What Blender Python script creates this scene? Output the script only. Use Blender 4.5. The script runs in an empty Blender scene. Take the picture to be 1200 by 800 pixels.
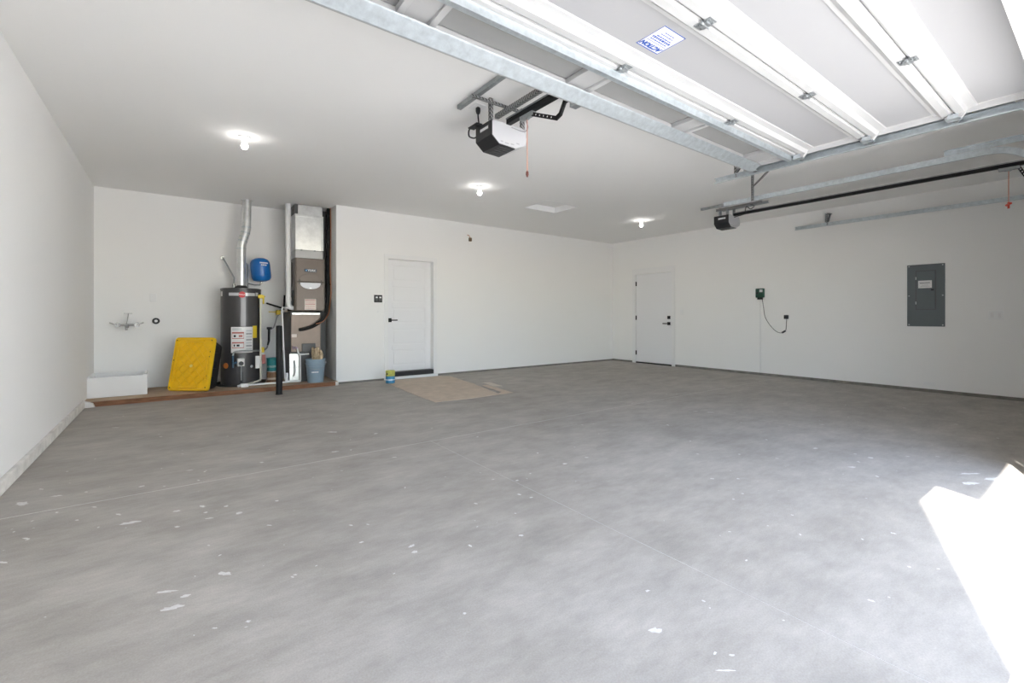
import bpy, bmesh, math, random
from mathutils import Vector, Matrix
random.seed(7)
S = bpy.context.scene
COL = S.collection

# ---------------------------------------------------------------- camera
CAM_H = 1.105
cam = bpy.data.cameras.new('camera')
cam.sensor_width = 36.0
cam.lens = 16.0
cam.shift_y = -0.025
cam.clip_start = 0.02
co = bpy.data.objects.new('camera', cam)
co.location = (0, 0, CAM_H)
co.rotation_euler = (math.radians(90), 0, math.radians(-36.73))
COL.objects.link(co)
S.camera = co

# ---------------------------------------------------------------- light
SUN_DIR = Vector((1.75, 0.595, -2.42)).normalized()       # the way the light travels
W = bpy.data.worlds.new('sky'); S.world = W
W.use_nodes = True
wn = W.node_tree.nodes; wl = W.node_tree.links
sky = wn.new('ShaderNodeTexSky')
sky.sky_type = 'NISHITA'
sky.sun_disc = False
sky.sun_elevation = math.radians(52.6)
sky.sun_rotation = math.atan2(-SUN_DIR.x, -SUN_DIR.y)
sky.air_density = 1.0
sky.dust_density = 0.1
sky.ozone_density = 0.8
desat = wn.new('ShaderNodeHueSaturation')
desat.inputs['Saturation'].default_value = 0.70
wl.new(sky.outputs[0], desat.inputs['Color'])
wl.new(desat.outputs[0], wn['Background'].inputs['Color'])
wn['Background'].inputs['Strength'].default_value = 0.66
sun = bpy.data.lights.new('sun', 'SUN')
sun.energy = 18.5
sun.angle = math.radians(0.6)
sun.color = (1.0, 0.97, 0.92)
so = bpy.data.objects.new('sun', sun)
so.rotation_euler = SUN_DIR.to_track_quat('-Z', 'Y').to_euler()
so.location = (-3, -3, 8)
COL.objects.link(so)
BULB = 24.0                                              # emission of the ceiling bulbs
S.view_settings.view_transform = 'Standard'
S.view_settings.look = 'None'
S.view_settings.gamma = 1.0
S.view_settings.use_curve_mapping = False
S.view_settings.exposure = 0.65
S.cycles.max_bounces = 14
S.cycles.diffuse_bounces = 10
S.cycles.glossy_bounces = 4
S.cycles.transparent_max_bounces = 12
S.cycles.sample_clamp_indirect = 6.0
S.cycles.caustics_reflective = False
S.cycles.caustics_refractive = False

# ---------------------------------------------------------------- materials
MATS = {}
def mat(name, col, rough=0.5, metal=0.0, var=0.0, vscale=4.0, bump=0.0, bscale=60.0, spec=0.5, emit=0.0, trans=0.0, stretch=None):
    if name in MATS: return MATS[name]
    m = bpy.data.materials.new(name); m.use_nodes = True
    nt = m.node_tree; n = nt.nodes; l = nt.links
    b = n['Principled BSDF']
    b.inputs['Base Color'].default_value = (*col, 1)
    b.inputs['Roughness'].default_value = rough
    b.inputs['Metallic'].default_value = metal
    b.inputs['Specular IOR Level'].default_value = spec
    if emit:
        b.inputs['Emission Color'].default_value = (*col, 1)
        b.inputs['Emission Strength'].default_value = emit
    geo = n.new('ShaderNodeNewGeometry')
    src = geo.outputs['Position']
    if stretch:
        mp = n.new('ShaderNodeMapping'); mp.inputs['Scale'].default_value = stretch
        l.new(src, mp.inputs['Vector']); src = mp.outputs['Vector']
    if var:
        t = n.new('ShaderNodeTexNoise'); t.inputs['Scale'].default_value = vscale
        t.inputs['Detail'].default_value = 6; t.inputs['Roughness'].default_value = 0.6
        l.new(src, t.inputs['Vector'])
        r = n.new('ShaderNodeValToRGB')
        r.color_ramp.elements[0].position = 0.3; r.color_ramp.elements[1].position = 0.7
        r.color_ramp.elements[0].color = (*[max(0, c*(1-var)) for c in col], 1)
        r.color_ramp.elements[1].color = (*[min(1, c*(1+var)) for c in col], 1)
        l.new(t.outputs['Fac'], r.inputs['Fac']); l.new(r.outputs['Color'], b.inputs['Base Color'])
    if bump:
        t2 = n.new('ShaderNodeTexNoise'); t2.inputs['Scale'].default_value = bscale
        t2.inputs['Detail'].default_value = 3
        l.new(src, t2.inputs['Vector'])
        bp = n.new('ShaderNodeBump'); bp.inputs['Strength'].default_value = bump
        bp.inputs['Distance'].default_value = 0.003
        l.new(t2.outputs['Fac'], bp.inputs['Height']); l.new(bp.outputs['Normal'], b.inputs['Normal'])
    MATS[name] = m
    return m

def concrete(name, base, tint, seedoff=0.0):
    """trowelled slab: cloudy tone, long streaks, fine grain, faint pale dust"""
    m = bpy.data.materials.new(name); m.use_nodes = True
    nt = m.node_tree; n = nt.nodes; l = nt.links
    b = n['Principled BSDF']
    geo = n.new('ShaderNodeNewGeometry')
    def noise(scale, detail, rough, sc=(1, 1, 1), rot=0.0):
        mp = n.new('ShaderNodeMapping'); mp.inputs['Scale'].default_value = sc
        mp.inputs['Rotation'].default_value = (0, 0, rot); mp.inputs['Location'].default_value = (seedoff, 0, 0)
        l.new(geo.outputs['Position'], mp.inputs['Vector'])
        t = n.new('ShaderNodeTexNoise'); t.inputs['Scale'].default_value = scale
        t.inputs['Detail'].default_value = detail; t.inputs['Roughness'].default_value = rough
        l.new(mp.outputs['Vector'], t.inputs['Vector'])
        return t.outputs['Fac']
    def ramp(fac, p0, c0, p1, c1):
        r = n.new('ShaderNodeValToRGB')
        r.color_ramp.elements[0].position = p0; r.color_ramp.elements[1].position = p1
        r.color_ramp.elements[0].color = (*c0, 1); r.color_ramp.elements[1].color = (*c1, 1)
        l.new(fac, r.inputs['Fac']); return r.outputs['Color']
    def mix(kind, a, bb, fac):
        x = n.new('ShaderNodeMix'); x.data_type = 'RGBA'; x.blend_type = kind
        x.inputs[0].default_value = fac
        l.new(a, x.inputs[6]); l.new(bb, x.inputs[7]); return x.outputs[2]
    c = ramp(noise(0.7, 5, 0.6), 0.34, tint, 0.66, base)
    c = mix('MULTIPLY', c, ramp(noise(2.6, 7, 0.65, (1, 1.7, 1), 0.5), 0.3, (0.76,)*3, 0.7, (1.10,)*3), 0.9)
    c = mix('MULTIPLY', c, ramp(noise(9, 5, 0.7, (1, 3, 1), -0.3), 0.3, (0.86,)*3, 0.7, (1.06,)*3), 0.7)
    c = mix('MULTIPLY', c, ramp(noise(160, 2, 0.5), 0.3, (0.86,)*3, 0.7, (1.1,)*3), 0.6)
    l.new(c, b.inputs['Base Color'])
    rr = n.new('ShaderNodeMapRange'); rr.inputs[3].default_value = 0.55; rr.inputs[4].default_value = 0.8
    l.new(noise(3, 4, 0.6), rr.inputs[0]); l.new(rr.outputs[0], b.inputs['Roughness'])
    b.inputs['Specular IOR Level'].default_value = 0.35
    bp = n.new('ShaderNodeBump'); bp.inputs['Strength'].default_value = 0.12; bp.inputs['Distance'].default_value = 0.003
    l.new(noise(70, 4, 0.6), bp.inputs['Height']); l.new(bp.outputs['Normal'], b.inputs['Normal'])
    MATS[name] = m
    return m

M_wall = mat('white wall paint', (0.87, 0.865, 0.855), 0.75, bump=0.10, bscale=140, spec=0.25)
M_ceil = mat('white ceiling paint', (0.90, 0.895, 0.885), 0.85, bump=0.12, bscale=90, spec=0.2)
M_trim = mat('white gloss trim', (0.84, 0.84, 0.84), 0.4)
M_door = mat('white door paint', (0.83, 0.83, 0.845), 0.42)
M_floor = concrete('concrete slab', (0.452, 0.422, 0.385), (0.382, 0.353, 0.318))
M_drive = concrete('driveway concrete', (0.68, 0.665, 0.645), (0.62, 0.605, 0.585), 13)
M_joint = mat('joint filler dust', (0.70, 0.69, 0.67), 0.9, var=0.15, vscale=6)
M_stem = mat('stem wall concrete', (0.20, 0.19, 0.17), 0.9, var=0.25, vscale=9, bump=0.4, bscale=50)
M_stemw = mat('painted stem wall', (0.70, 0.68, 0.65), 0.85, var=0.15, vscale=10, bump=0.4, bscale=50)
M_galv = mat('galvanised steel', (0.60, 0.65, 0.68), 0.42, 0.75, var=0.14, vscale=22)
M_galvd = mat('dull galvanised steel', (0.40, 0.42, 0.43), 0.5, 0.8, var=0.15, vscale=30)
M_foil = mat('sheet metal duct', (0.74, 0.75, 0.75), 0.30, 0.85, var=0.12, vscale=9, bump=0.25, bscale=9)
M_chrome = mat('chrome', (0.45, 0.45, 0.45), 0.22, 1.0)
M_black = mat('black plastic', (0.015, 0.015, 0.017), 0.45)
M_blackm = mat('black painted metal', (0.010, 0.010, 0.011), 0.55, spec=0.3)
M_steelw = mat('white door steel', (0.55, 0.55, 0.55), 0.38)
M_panel = mat('insulated panel skin', (0.41, 0.41, 0.42), 0.5, bump=0.05, bscale=40)
M_pvc = mat('white plastic pipe', (0.82, 0.82, 0.82), 0.35)
M_cream = mat('cream plastic pipe', (0.80, 0.76, 0.66), 0.4)
M_yellow = mat('yellow plastic', (0.90, 0.56, 0.012), 0.45, var=0.06, vscale=12)
M_ytag = mat('yellow coated brass', (0.75, 0.55, 0.03), 0.5)
M_heat = mat('charcoal enamel', (0.075, 0.072, 0.075), 0.33, 0.3)
M_label = mat('white label', (0.80, 0.79, 0.79), 0.5)
M_silver = mat('silver label', (0.62, 0.63, 0.64), 0.35, 0.4)
M_red = mat('red print', (0.60, 0.03, 0.04), 0.45)
M_pink = mat('red brown print', (0.50, 0.16, 0.14), 0.5)
M_greyprint = mat('grey print', (0.38, 0.38, 0.40), 0.6)
M_orange = mat('orange sticker', (0.72, 0.22, 0.05), 0.5)
M_blue = mat('blue enamel', (0.01, 0.15, 0.50), 0.28)
M_navy = mat('navy print', (0.02, 0.09, 0.42), 0.5)
M_white = mat('white print', (0.85, 0.85, 0.85), 0.5)
M_furn = mat('bronze furnace steel', (0.125, 0.101, 0.087), 0.38, 0.35, var=0.06, vscale=7)
M_coil = mat('tan coil cabinet steel', (0.235, 0.182, 0.150), 0.42, 0.35, var=0.08, vscale=6)
M_dgrey = mat('dark grey steel', (0.10, 0.10, 0.10), 0.5, 0.4)
M_foam = mat('black foam insulation', (0.014, 0.014, 0.014), 0.9, bump=0.4, bscale=40)
M_copper = mat('copper tube', (0.60, 0.27, 0.15), 0.35, 0.9)
M_wood = mat('raw lumber', (0.44, 0.33, 0.24), 0.8, var=0.22, vscale=5, stretch=(0.6, 6, 6), bump=0.2, bscale=30)
M_woodr = mat('reddish lumber edge', (0.22, 0.10, 0.05), 0.8, var=0.3, vscale=7, stretch=(1, 1, 8))
M_card = mat('dirty cardboard', (0.55, 0.46, 0.37), 0.9, var=0.12, vscale=6, bump=0.2, bscale=20)
M_bucket = mat('pale blue plastic', (0.27, 0.36, 0.44), 0.45, var=0.04)
M_teal = mat('teal can paper', (0.01, 0.20, 0.21), 0.45, var=0.2, vscale=30)
M_brown = mat('brown paper label', (0.24, 0.13, 0.07), 0.6, var=0.4, vscale=25)
M_tan = mat('tan rag cloth', (0.52, 0.40, 0.26), 0.9, var=0.5, vscale=22, bump=0.6, bscale=40)
M_lime = mat('yellow green label', (0.55, 0.55, 0.12), 0.5, var=0.25, vscale=20)
M_canblue = mat('blue label', (0.05, 0.25, 0.45), 0.45, var=0.35, vscale=25)
M_green = mat('dark green plastic', (0.015, 0.07, 0.045), 0.45)
M_elec = mat('slate grey enamel', (0.105, 0.125, 0.135), 0.45)
M_cord = mat('orange pull cord', (0.62, 0.25, 0.16), 0.7)
M_grip = mat('red grip', (0.62, 0.07, 0.04), 0.45)
M_copaque = mat('translucent white housing', (0.56, 0.56, 0.58), 0.4)
M_splat = mat('dried white paint', (0.64, 0.63, 0.61), 0.7, var=0.12, vscale=60)
M_stucco = mat('stucco', (0.55, 0.53, 0.50), 0.9, bump=0.4, bscale=60)
M_shell = mat('sun trim shingle', (0.12, 0.115, 0.11), 0.9, var=0.3, vscale=20)
M_bulb = mat('lit bulb', (1.0, 0.97, 0.93), 0.4, emit=BULB)
M_gliner = mat('porcelain', (0.85, 0.85, 0.85), 0.3)

def glass_mat():
    m = bpy.data.materials.new('window glass'); m.use_nodes = True
    nt = m.node_tree; n = nt.nodes; l = nt.links
    n.remove(n['Principled BSDF'])
    tr = n.new('ShaderNodeBsdfTransparent'); tr.inputs['Color'].default_value = (0.90, 0.92, 0.91, 1)
    gl = n.new('ShaderNodeBsdfGlossy'); gl.inputs['Roughness'].default_value = 0.03
    fr = n.new('ShaderNodeFresnel'); fr.inputs['IOR'].default_value = 1.5
    mx = n.new('ShaderNodeMixShader')
    l.new(fr.outputs[0], mx.inputs[0]); l.new(tr.outputs[0], mx.inputs[1]); l.new(gl.outputs[0], mx.inputs[2])
    df = n.new('ShaderNodeBsdfDiffuse'); df.inputs['Color'].default_value = (0.66, 0.66, 0.65, 1)
    m2 = n.new('ShaderNodeMixShader'); m2.inputs[0].default_value = 0.5
    l.new(mx.outputs[0], m2.inputs[1]); l.new(df.outputs[0], m2.inputs[2])
    l.new(m2.outputs[0], n['Material Output'].inputs['Surface'])
    return m
M_glass = glass_mat()

def perforated(name, col, pitch):
    """slotted steel: punched holes repeat along the bar"""
    m = mat(name, col, 0.5, 0.7)
    nt = m.node_tree; n = nt.nodes; l = nt.links
    b = n['Principled BSDF']
    geo = n.new('ShaderNodeNewGeometry'); sp = n.new('ShaderNodeSeparateXYZ')
    l.new(geo.outputs['Position'], sp.inputs[0])
    def op(kind, a, bv):
        x = n.new('ShaderNodeMath'); x.operation = kind
        for i, v in enumerate((a, bv)):
            if v is None: continue
            if isinstance(v, (int, float)): x.inputs[i].default_value = v
            else: l.new(v, x.inputs[i])
        return x.outputs[0]
    s = op('ADD', op('ADD', sp.outputs[0], sp.outputs[1]), sp.outputs[2])
    f = op('FRACT', op('DIVIDE', s, pitch), None)
    g = op('LESS_THAN', f, 0.34)
    r = n.new('ShaderNodeValToRGB'); r.color_ramp.interpolation = 'CONSTANT'
    r.color_ramp.elements[0].color = (*col, 1); r.color_ramp.elements[1].position = 0.5
    r.color_ramp.elements[1].color = (0.06, 0.06, 0.06, 1)
    l.new(g, r.inputs[0]); l.new(r.outputs[0], b.inputs['Base Color'])
    return m
M_perf = perforated('slotted steel', (0.42, 0.42, 0.42), 0.032)

# ---------------------------------------------------------------- mesh helpers
def root_loc(o):
    v = Vector((0, 0, 0))
    while o is not None:
        v += o.location; o = o.parent
    return v

class MB:
    def __init__(self): self.v = []; self.f = []
    def add(self, vs, fs):
        k = len(self.v); self.v += [Vector(p) for p in vs]; self.f += [[i+k for i in q] for q in fs]; return self
    def box(self, x0, x1, y0, y1, z0, z1):
        vs = [(x, y, z) for z in (z0, z1) for y in (y0, y1) for x in (x0, x1)]
        return self.add(vs, [(0, 2, 3, 1), (4, 5, 7, 6), (0, 1, 5, 4), (2, 6, 7, 3), (0, 4, 6, 2), (1, 3, 7, 5)])
    def obox(self, c, a, b, n, sa, sb, sn):
        """oriented box: centre, three unit axes, half sizes"""
        c = Vector(c); a = Vector(a).normalized()*sa; b = Vector(b).normalized()*sb; n = Vector(n).normalized()*sn
        vs = [c+i*a+j*b+k*n for k in (-1, 1) for j in (-1, 1) for i in (-1, 1)]
        return self.add(vs, [(0, 2, 3, 1), (4, 5, 7, 6), (0, 1, 5, 4), (2, 6, 7, 3), (0, 4, 6, 2), (1, 3, 7, 5)])
    def prism(self, pts, axis, a, b):
        """closed 2-D outline pushed along x, y or z"""
        def P(p, t):
            return {'x': (t, p[0], p[1]), 'y': (p[0], t, p[1]), 'z': (p[0], p[1], t)}[axis]
        n = len(pts)
        vs = [P(p, a) for p in pts]+[P(p, b) for p in pts]
        fs = [list(range(n))[::-1], list(range(n, 2*n))]+[(i, (i+1) % n, n+(i+1) % n, n+i) for i in range(n)]
        return self.add(vs, fs)
    def lathe(self, prof, c=(0, 0, 0), n=28, axis=(0, 0, 1)):
        """profile of (radius, height) spun about an axis through c"""
        q = Vector((0, 0, 1)).rotation_difference(Vector(axis).normalized()); c = Vector(c)
        vs = []; fs = []
        for r, z in prof:
            for i in range(n):
                t = 2*math.pi*i/n
                vs.append(c+q @ Vector((r*math.cos(t), r*math.sin(t), z)))
        for k in range(len(prof)-1):
            for i in range(n):
                j = (i+1) % n
                fs.append((k*n+i, k*n+j, (k+1)*n+j, (k+1)*n+i))
        fs.append(list(range(n))[::-1]); fs.append([(len(prof)-1)*n+i for i in range(n)])
        return self.add(vs, fs)
    def cyl(self, p, q, r, n=16, r2=None):
        d = Vector(q)-Vector(p)
        return self.lathe([(r, 0), (r if r2 is None else r2, d.length)], p, n, d)
    def tube(self, path, r, n=10):
        path = [Vector(p) for p in path]
        vs = []; fs = []
        tan = []
        for i in range(len(path)):
            a = path[max(0, i-1)]; b = path[min(len(path)-1, i+1)]
            tan.append((b-a).normalized())
        u = tan[0].orthogonal().normalized()
        for i, p in enumerate(path):
            t = tan[i]
            u = (u-t*u.dot(t)).normalized(); w = t.cross(u)
            rr = r[i] if isinstance(r, (list, tuple)) else r
            for k in range(n):
                a = 2*math.pi*k/n
                vs.append(p+rr*(math.cos(a)*u+math.sin(a)*w))
        m = len(path)
        for i in range(m-1):
            for k in range(n):
                j = (k+1) % n
                fs.append((i*n+k, i*n+j, (i+1)*n+j, (i+1)*n+k))
        fs.append(list(range(n))[::-1]); fs.append([(m-1)*n+k for k in range(n)])
        return self.add(vs, fs)
    def sphere(self, c, r, n=16, m=10, sz=1.0):
        prof = [(max(1e-4, r*math.sin(math.pi*k/m)), -r*sz*math.cos(math.pi*k/m)) for k in range(m+1)]
        return self.lathe(prof, c, n)
    def build(self, name, material, parent=None, bevel=0.0, smooth=True, seg=2):
        off = root_loc(parent)
        me = bpy.data.meshes.new(name)
        me.from_pydata([tuple(p-off) for p in self.v], [], self.f)
        me.validate()
        bm = bmesh.new(); bm.from_mesh(me)
        bmesh.ops.recalc_face_normals(bm, faces=bm.faces); bm.to_mesh(me); bm.free()
        me.materials.append(material)
        if smooth:
            for p in me.polygons: p.use_smooth = True
            me.set_sharp_from_angle(angle=math.radians(35))
        o = bpy.data.objects.new(name, me); COL.objects.link(o)
        o.parent = parent
        if bevel:
            md = o.modifiers.new('bevel', 'BEVEL'); md.width = bevel; md.segments = seg; md.limit_method = 'ANGLE'
            md.harden_normals = False
        return o

def box(*a): return MB().box(*a)
def smoothpath(pts, k=6):
    pts = [Vector(p) for p in pts]; out = []
    P = [pts[0]*2-pts[1]]+pts+[pts[-1]*2-pts[-2]]
    for i in range(1, len(P)-2):
        for s in range(k):
            t = s/k
            out.append(0.5*((2*P[i])+(-P[i-1]+P[i+1])*t+(2*P[i-1]-5*P[i]+4*P[i+1]-P[i+2])*t*t+(-P[i-1]+3*P[i]-3*P[i+1]+P[i+2])*t**3))
    out.append(pts[-1]); return out
def tag(o, label, cat, group=None):
    o['label'] = label; o['category'] = cat
    if group: o['group'] = group
    return o
def thing(name, loc, label, cat, group=None):
    o = bpy.data.objects.new(name, None); o.location = loc; o.empty_display_size = 0.1
    COL.objects.link(o); return tag(o, label, cat, group)
def struct(o, label=None, cat=None):
    o['kind'] = 'structure'
    if label: o['label'] = label
    if cat: o['category'] = cat
    return o
def sempty(name, loc, label, cat):
    o = bpy.data.objects.new(name, None); o.location = loc; COL.objects.link(o); return struct(o, label, cat)
def lettering(txt, size, origin, right, up, material, parent, name='lettering', shear=0.0, bold=0.0, depth=0.0006):
    """flat letters, centred on origin, as a thin mesh"""
    c = bpy.data.curves.new('t', 'FONT'); c.body = txt; c.size = size; c.align_x = 'CENTER'; c.align_y = 'CENTER'
    c.shear = shear; c.offset = bold; c.extrude = depth; c.resolution_u = 3
    t = bpy.data.objects.new('t', c); COL.objects.link(t)
    bpy.context.view_layer.update()
    me = bpy.data.meshes.new_from_object(t.evaluated_get(bpy.context.evaluated_depsgraph_get()))
    bpy.data.objects.remove(t); bpy.data.curves.remove(c)
    right = Vector(right).normalized(); up = Vector(up).normalized(); nrm = right.cross(up)
    off = Vector(origin)-root_loc(parent)
    for v in me.vertices:
        x, y, z = v.co; v.co = off+right*x+up*y+nrm*z
    me.materials.clear(); me.materials.append(material); me.name = name
    o = bpy.data.objects.new(name, me); COL.objects.link(o); o.parent = parent
    return o

# ================================================================ THE SETTING
XL, XR, YF, YB, YA, XW, H = -0.87, 8.80, 0.30, 7.60, 8.50, 2.125, 2.90
T = 0.15
# floor: a bed of joint filler that carries the six poured slabs
fl = struct(box(XL-T, XR+T, 0.10, YA+T, -0.20, -0.0006).build('floor', M_joint), 'grey trowelled concrete garage floor with saw cut joints and white paint drips', 'floor')
gx, gy = 0.0013, 0.0036
xs = [XL-0.02, 1.83, 5.02, XR+0.02]
for i in range(3):
    box(xs[i]+gx, xs[i+1]-gx, 0.205, 3.65-gy, -0.12, 0.0).build('slab', M_floor, fl)
box(XL-0.02, XR+0.02, 3.65+gy, YA+0.02, -0.12, 0.0).build('slab', M_floor, fl)
box(XL-0.02, XR+0.02, 0.105, 0.20, -0.12, -0.001).build('slab', M_floor, fl, bevel=0.002, seg=1)
struct(box(-14, 22, -16, 0.095, -0.22, -0.012).build('ground', M_drive), 'pale concrete driveway outside the open garage door', 'driveway')

# ceiling with the attic hatch hole
hx0, hx1, hy0, hy1 = 4.66, 5.36, 5.34, 5.93
c = MB()
c.box(XL-T, hx0, 0.12, YA+T, H, H+0.14).box(hx1, XR+T, 0.12, YA+T, H, H+0.14)
c.box(hx0, hx1, 0.12, hy0, H, H+0.14).box(hx0, hx1, hy1, YA+T, H, H+0.14)
struct(c.build('ceiling', M_ceil, smooth=False), 'flat white painted garage ceiling', 'ceiling')
hatch = sempty('trim_1', (5.01, 5.63, H), 'recessed attic access hatch in the ceiling between the lamps', 'hatch')
m = MB(); t = 0.02
m.box(hx0, hx0+t, hy0, hy1, H-0.004, H+0.12).box(hx1-t, hx1, hy0, hy1, H-0.004, H+0.12)
m.box(hx0+t, hx1-t, hy0, hy0+t, H-0.004, H+0.12).box(hx0+t, hx1-t, hy1-t, hy1, H-0.004, H+0.12)
m.build('hatch_frame', M_trim, hatch)
box(hx0+t, hx1-t, hy0+t, hy1-t, H+0.09, H+0.115).build('hatch_panel', M_ceil, hatch)

# walls
struct(box(XL-T, XL, 0.12, YA+T, 0, H).build('wall_left', M_wall), 'plain white wall along the left side', 'wall')
struct(box(XL, XW+T, YA, YA+T, 0, H).build('wall_alcove', M_wall), 'white wall at the back of the utility alcove', 'wall')
struct(box(XW, XW+T, YB+0.15, YA, 0, H).build('wall_wing', M_wall), 'short white return wall beside the furnace', 'wall')
d1x0, d1x1, d1z = 2.975, 3.875, 2.115
m = MB(); m.box(XW, d1x0, YB, YB+T, 0, H).box(d1x1, XR+T, YB, YB+T, 0, H).box(d1x0, d1x1, YB, YB+T, d1z, H)
struct(m.build('wall_back', M_wall, smooth=False), 'long white back wall with the panelled house door', 'wall')
d2y0, d2y1, d2z = 5.915, 6.885, 2.075
m = MB(); m.box(XR, XR+T, 0.12, d2y0, 0, H).box(XR, XR+T, d2y1, YB, 0, H).box(XR, XR+T, d2y0, d2y1, d2z, H)
struct(m.build('wall_right', M_wall, smooth=False), 'white right wall with side door and electrical panel', 'wall')
BX0, BX1, BZ = -0.15, 4.62, 2.42
SX0, SX1, SZ = 6.10, 8.50, 2.20
m = MB()
m.box(XL, BX0, 0.12, YF, 0, H).box(BX1, SX0, 0.12, YF, 0, H).box(SX1, XR, 0.12, YF, 0, H)
m.box(BX0, BX1, 0.12, YF, BZ, H).box(SX0, SX1, 0.12, YF, SZ, H)
struct(m.build('wall_front', M_wall, smooth=False), 'front wall with the two garage door openings', 'wall')
# outside, never in view: blockers added to shape the sun patch
struct(box(-2.1, -0.685, -0.75, -0.42, 0, 6.3).build('sun_block_pier', M_stucco), 'added stucco block outside the garage door opening, cutting the sun patch', 'pier')  # added blocker: its shadow forms the left edge of the sun patch
struct(MB().prism([(1.33, -0.365), (1.437, -0.145), (1.56, 0.12), (12, 0.12), (12, -0.365)], 'z', 3.50, 3.62).build('sun_trim_slab', M_shell), 'added slab above the garage door opening, trimming the sun patch', 'roof')  # added blocker, outline cut so its shadow notches the sun patch

struct(box(9.0, 9.3, -13, -0.3, 0, 7.5).build('bounce_wall', M_wall), 'added white reflector wall outside, beyond the narrow door', 'wall')  # added reflector, throws sunlight deep into the garage
# stem wall and bottom strips
struct(box(XL, XL+0.030, 0.30, 7.44, 0, 0.085).build('baseboard_left', M_stemw, bevel=0.006), 'painted concrete curb along the left wall', 'curb')
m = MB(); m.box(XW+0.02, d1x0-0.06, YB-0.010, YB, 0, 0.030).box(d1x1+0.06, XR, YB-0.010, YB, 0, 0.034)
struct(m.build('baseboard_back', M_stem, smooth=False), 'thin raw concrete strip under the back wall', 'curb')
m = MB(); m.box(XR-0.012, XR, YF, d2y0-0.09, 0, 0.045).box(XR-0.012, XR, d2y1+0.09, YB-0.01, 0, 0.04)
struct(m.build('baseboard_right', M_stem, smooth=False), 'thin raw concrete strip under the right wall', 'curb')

# ---------------------------------------------------------------- door_1: five panel door to the house
d1 = sempty('door_1', (3.425, YB, 0), 'white five panel house door with black lever in the back wall', 'door')
m = MB()
m.box(d1x0-0.055, d1x0, YB-0.016, YB, 0, d1z).box(d1x1, d1x1+0.055, YB-0.016, YB, 0, d1z)
m.box(d1x0-0.055, d1x1+0.055, YB-0.016, YB, d1z, d1z+0.06)
m.build('casing', M_trim, d1, bevel=0.003)
m = MB()
m.box(d1x0, d1x0+0.018, YB-0.016, YB+0.15, 0, d1z).box(d1x1-0.018, d1x1, YB-0.016, YB+0.15, 0, d1z).box(d1x0+0.018, d1x1-0.018, YB-0.016, YB+0.15, d1z-0.018, d1z)
m.build('jamb', M_trim, d1, bevel=0.002)
sx0, sx1, sz0, sz1, sy = d1x0+0.021, d1x1-0.021, 0.125, d1z-0.021, YB+0.10
slab = box(sx0, sx1, sy+0.012, sy+0.045, sz0, sz1).build('door_leaf', M_door, d1)
st = 0.115; ph = (sz1-sz0-6*0.10)/5
m = MB(); m.box(sx0, sx0+st, sy, sy+0.012, sz0, sz1).box(sx1-st, sx1, sy, sy+0.012, sz0, sz1)
for k in range(6):
    z = sz0+k*(ph+0.10); m.box(sx0+st, sx1-st, sy, sy+0.012, z, z+0.10)
m.build('rails_and_stiles', M_door, slab, bevel=0.005)
for k in range(5):
    z = sz0+0.10+k*(ph+0.10)
    box(sx0+st+0.03, sx1-st-0.03, sy+0.004, sy+0.012, z+0.03, z+ph-0.03).build('raised_panel', M_door, slab, bevel=0.006)
m = MB(); m.box(sx0+0.03, sx0+0.10, sy-0.010, sy, 0.995, 1.065)
m.cyl((sx0+0.065, sy-0.05, 1.03), (sx0+0.065, sy-0.008, 1.03), 0.012)
m.box(sx0+0.055, sx0+0.19, sy-0.060, sy-0.046, 1.02, 1.04)
m.build('handle', M_blackm, d1, bevel=0.003)
box(d1x0+0.018, d1x1-0.018, YB-0.02, YB+0.15, 0.045, 0.122).build('threshold', M_black, d1)
box(d1x0-0.055, d1x1+0.055, YB-0.05, YB+0.15, 0.0, 0.044).build('sill', M_trim, d1, bevel=0.003)

# ---------------------------------------------------------------- door_2: flush side door
d2 = sempty('door_2', (XR, 6.4, 0), 'flush white side door with black lever and deadbolt in the right wall', 'door')
m = MB()
m.box(XR-0.016, XR, d2y1, d2y1+0.095, 0, d2z).box(XR-0.016, XR, d2y0-0.080, d2y0, 0, d2z)
m.box(XR-0.018, XR, d2y0-0.080, d2y1+0.095, d2z, d2z+0.135)
m.build('casing', M_trim, d2, bevel=0.003)
box(XR+0.004, XR+0.049, d2y0+0.004, d2y1-0.004, 0.032, d2z-0.004).build('door_leaf', M_door, d2, bevel=0.002)
m = MB(); m.box(XR+0.05, XR+0.15, d2y0, d2y1, 0.0, d2z).build('jamb', M_trim, d2)
box(XR-0.004, XR+0.06, d2y0, d2y1, 0.0, 0.028).build('threshold', M_black, d2)
for z in (1.86, 1.06, 0.24):
    m = MB(); m.box(XR-0.006, XR+0.004, d2y1-0.020, d2y1+0.010, z-0.05, z+0.05).cyl((XR-0.008, d2y1-0.004, z-0.052), (XR-0.008, d2y1-0.004, z+0.052), 0.008, 10)
    m.build('hinge', M_blackm, d2)
m = MB(); m.box(XR-0.014, XR+0.004, 5.955, 6.025, 1.035, 1.105).cyl((XR-0.024, 5.99, 1.07), (XR-0.010, 5.99, 1.07), 0.014).build('deadbolt', M_blackm, d2, bevel=0.004)
m = MB(); m.box(XR-0.012, XR+0.004, 5.955, 6.025, 0.90, 0.97).cyl((XR-0.05, 5.99, 0.935), (XR-0.008, 5.99, 0.935), 0.012).box(XR-0.060, XR-0.046, 5.975, 6.115, 0.925, 0.945)
m.build('handle', M_blackm, d2, bevel=0.003)

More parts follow.
